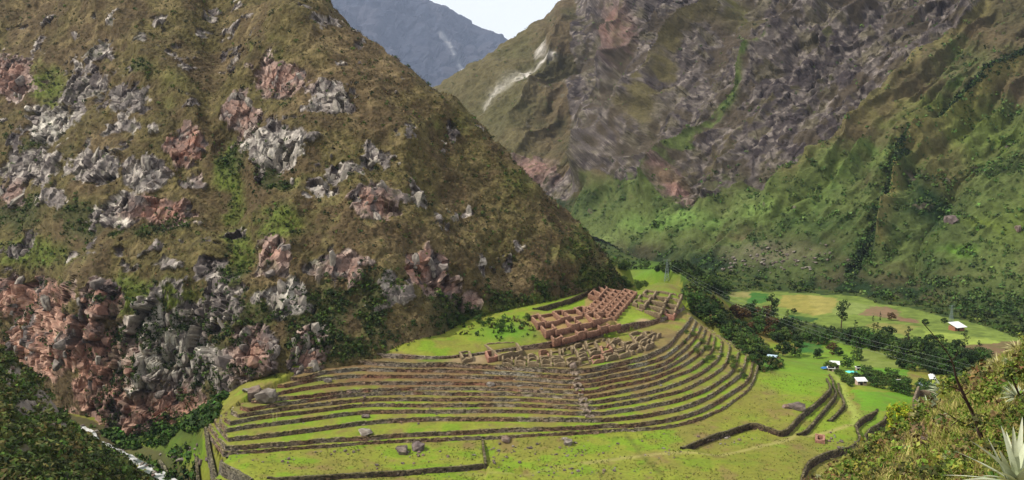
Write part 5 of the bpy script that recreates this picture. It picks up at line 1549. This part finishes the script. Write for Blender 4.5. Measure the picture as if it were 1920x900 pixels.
scatter("hillside_shrubs", VB, nB, vis * (DARKG * (.5 + sstep(-.2, .3, n2)) + sstep(.2, .7, GREEN) * .4 + .05) * (1 - .5 * RM), 6500, (.35, 1.15), 14, SHR, 501)
cl_m = in_poly(bx, by, [(0,505),(60,515),(200,545),(330,590),(430,590),(610,600),(610,700),(430,745),(400,800),(300,850),(0,800)]) * 1.0
scatter("cliff_shrubs", VB, nB, vis * cl_m * sstep(.05, .35, fbm(VB, 7, 3, 171)) * (1 - .8 * (bx < 190)), 2600, (.3, 1.1), 14, SHR * .8, 505)
scatter("hillside_grass", VB, nB, vis * (1 - RM) * (1 - DARKG * .8), 26000, (.3, .75), 6, np.array([L(104,86,54), L(122,102,64), L(86,76,42), L(78,84,38), L(66,58,38)]), 503, squash=1.0, size=.5)
visc = ((cx > 800) & (cx < 1960) & (cyp > -30)).astype(float)
scatter("mountain_scrub", VC, nC, visc * (sstep(.1, .6, gz) * (.1 + sstep(.0, .4, Cf)) + 2.6 * dk + .06 + .8 * np.clip((cyp - 500) / 80, 0, 1)) * (1 - .6 * rk), 6500, (.8, 2.2), 12, np.array([L(72,98,46), L(88,116,54), L(64,84,42), L(104,126,64)]), 505)
scatter("gully_bushes", VC, nC, visc * np.clip(dk - .25, 0, 1), 1500, (1.0, 2.6), 16, np.array([L(36,54,28), L(46,66,32), L(30,44,24)]), 506)
scr = M_SCRUB & ~FIELDM & (ax > 1080) & (ax < 1960) & (ay > 440) & (ay < 760)
scatter("valley_scrub", VA, None, scr * (.3 + sstep(-.2, .3, NZ2)), 3600, (.7, 2.2), 16, SHR, 507)
scatter("bank_scrub", VA, None, bl * 1.0 + .05 * blob(ax, ay, 930, 615, 80, 26), 3400, (.4, 1.7), 14, np.array([L(58,84,32), L(74,100,36), L(48,68,28), L(92,92,44)]), 509)
scatter("riverside_bushes", VA, None, in_poly(ax, ay, [(240,845),(310,835),(350,790),(420,745),(400,800),(365,812),(300,800),(190,815)]) * 1.0 + in_poly(ax, ay, [(310,845),(365,840),(385,900),(350,900)]) * .35 + in_poly(ax, ay, [(120,800),(200,850),(290,905),(200,920),(100,840)]) * 1.0 + in_poly(ax, ay, [(150,785),(230,835),(330,890),(345,905),(310,905),(250,850),(170,800)]) * .45, 1700, (.6, 2.0), 20, np.array([L(52,76,28), L(66,96,32), L(84,112,36)]), 511)
scatter("left_slope_shrubs", VF, None, ((qx > -40) & (qx < 340) & (qy < 960)).astype(float) * (1 - .85 * rF), 7000, (.3, 1.1), 18, np.array([L(74,88,38), L(96,106,48), L(114,110,58), L(80,104,36), L(58,70,32)]), 513)
def grass_tufts(name, V, prob, n, hh, blades, cols, seed):
    g = np.random.default_rng(seed)
    w = np.clip(prob.ravel(), 0, None); k = g.choice(w.size, n, p=w / w.sum())
    P = V.reshape(-1, 3)[k] + g.normal(size=(n, 3)) * np.array([.12, .12, 0])
    sc_ = np.clip(P[:, 1] / 30, .35, 1.2)
    m_ = n * blades; idx = np.repeat(np.arange(n), blades)
    a = g.random(m_) * 6.28; sp = .15 + .75 * g.random(m_)
    hgt = (hh[0] + (hh[1] - hh[0]) * g.random(m_)) * sc_[idx]
    d = np.stack([np.cos(a) * sp, np.sin(a) * sp, np.ones(m_)], 1)
    d /= np.linalg.norm(d, axis=1, keepdims=True)
    s = np.stack([-np.sin(a), np.cos(a), np.zeros(m_)], 1) * (.016 + .016 * g.random(m_))[:, None] * sc_[idx][:, None]
    b = P[idx] + g.normal(size=(m_, 3)) * .05 * sc_[idx][:, None]; b[:, 2] -= .03
    mid = b + d * hgt[:, None] * .6; tip = b + d * hgt[:, None] * 1.0 + np.stack([np.cos(a), np.sin(a), -.6 * np.ones(m_)], 1) * (hgt * .3 * g.random(m_))[:, None]
    Vv = np.stack([b - s, b + s, mid - s * .7, mid + s * .7, tip], 1)
    o = np.arange(m_)[:, None] * 5
    tone = cols[g.integers(0, len(cols), n)][idx] * (.7 + .6 * g.random((m_, 1)))
    return link(name, mesh_np(name, Vv.reshape(-1, 3), [o + np.array([[0, 1, 3, 2]]), o + np.array([[2, 3, 4]])], M_GRASSBLADE, np.repeat(tone, 5, 0)), None, kind="stuff")
vise = ((ex > 1430) & (ex < 1990) & (ey > 600) & (ey < 960)).astype(float) * np.clip(gYe / 12, .15, 3) ** 1.1
grass_tufts("near_slope_grass", VE, vise * sstep(9, 14, gYe) * (1 - .8 * erk) * (.12 + sstep(-.2, .3, e1 + .5 * e2)) * (1 - .75 * bare), 16000, (.14, .42), 7, np.array([L(186,178,98), L(208,198,120), L(156,164,70), L(124,142,52), L(170,150,92)]), 521)
scatter("near_slope_shrubs", VE, None, vise * (1 - .7 * erk) * (sstep(-.1, .4, -e1 + .3 * e2) + .04), 2200, (.1, .42), 30, np.array([L(90,112,38), L(120,136,50), L(74,80,38), L(124,104,64), L(140,146,62)]), 523, size=.3, near=34)

fm = (in_poly(ax, ay, [(400,800),(480,905),(1520,905),(1640,790),(1600,730),(1420,690),(1140,812)]) & ~ins) * 1.0
scatter("field_tufts", VA, None, fm * (.25 + sstep(-.1, .4, NZ2)), 5000, (.10, .26), 7, np.array([L(134,138,58), L(120,134,50), L(150,138,80), L(110,118,50)]), 515, size=.7)
# ------------------------------------------------------------------ valley air
hm = bpy.data.materials.new("valley_haze"); hm.use_nodes = True
ht = hm.node_tree; ht.nodes.clear()
ho = ht.nodes.new("ShaderNodeOutputMaterial"); hv = ht.nodes.new("ShaderNodeVolumePrincipled")
hv.inputs["Color"].default_value = (0.62, 0.74, 1.0, 1)
hv.inputs["Density"].default_value = 3.2e-5
hv.inputs["Anisotropy"].default_value = 0.2
ht.links.new(hv.outputs[0], ho.inputs["Volume"])
link("haze", boxm("haze", -4200, 4200, -60, 9900, -120, 2600, hm), None, kind="stuff")
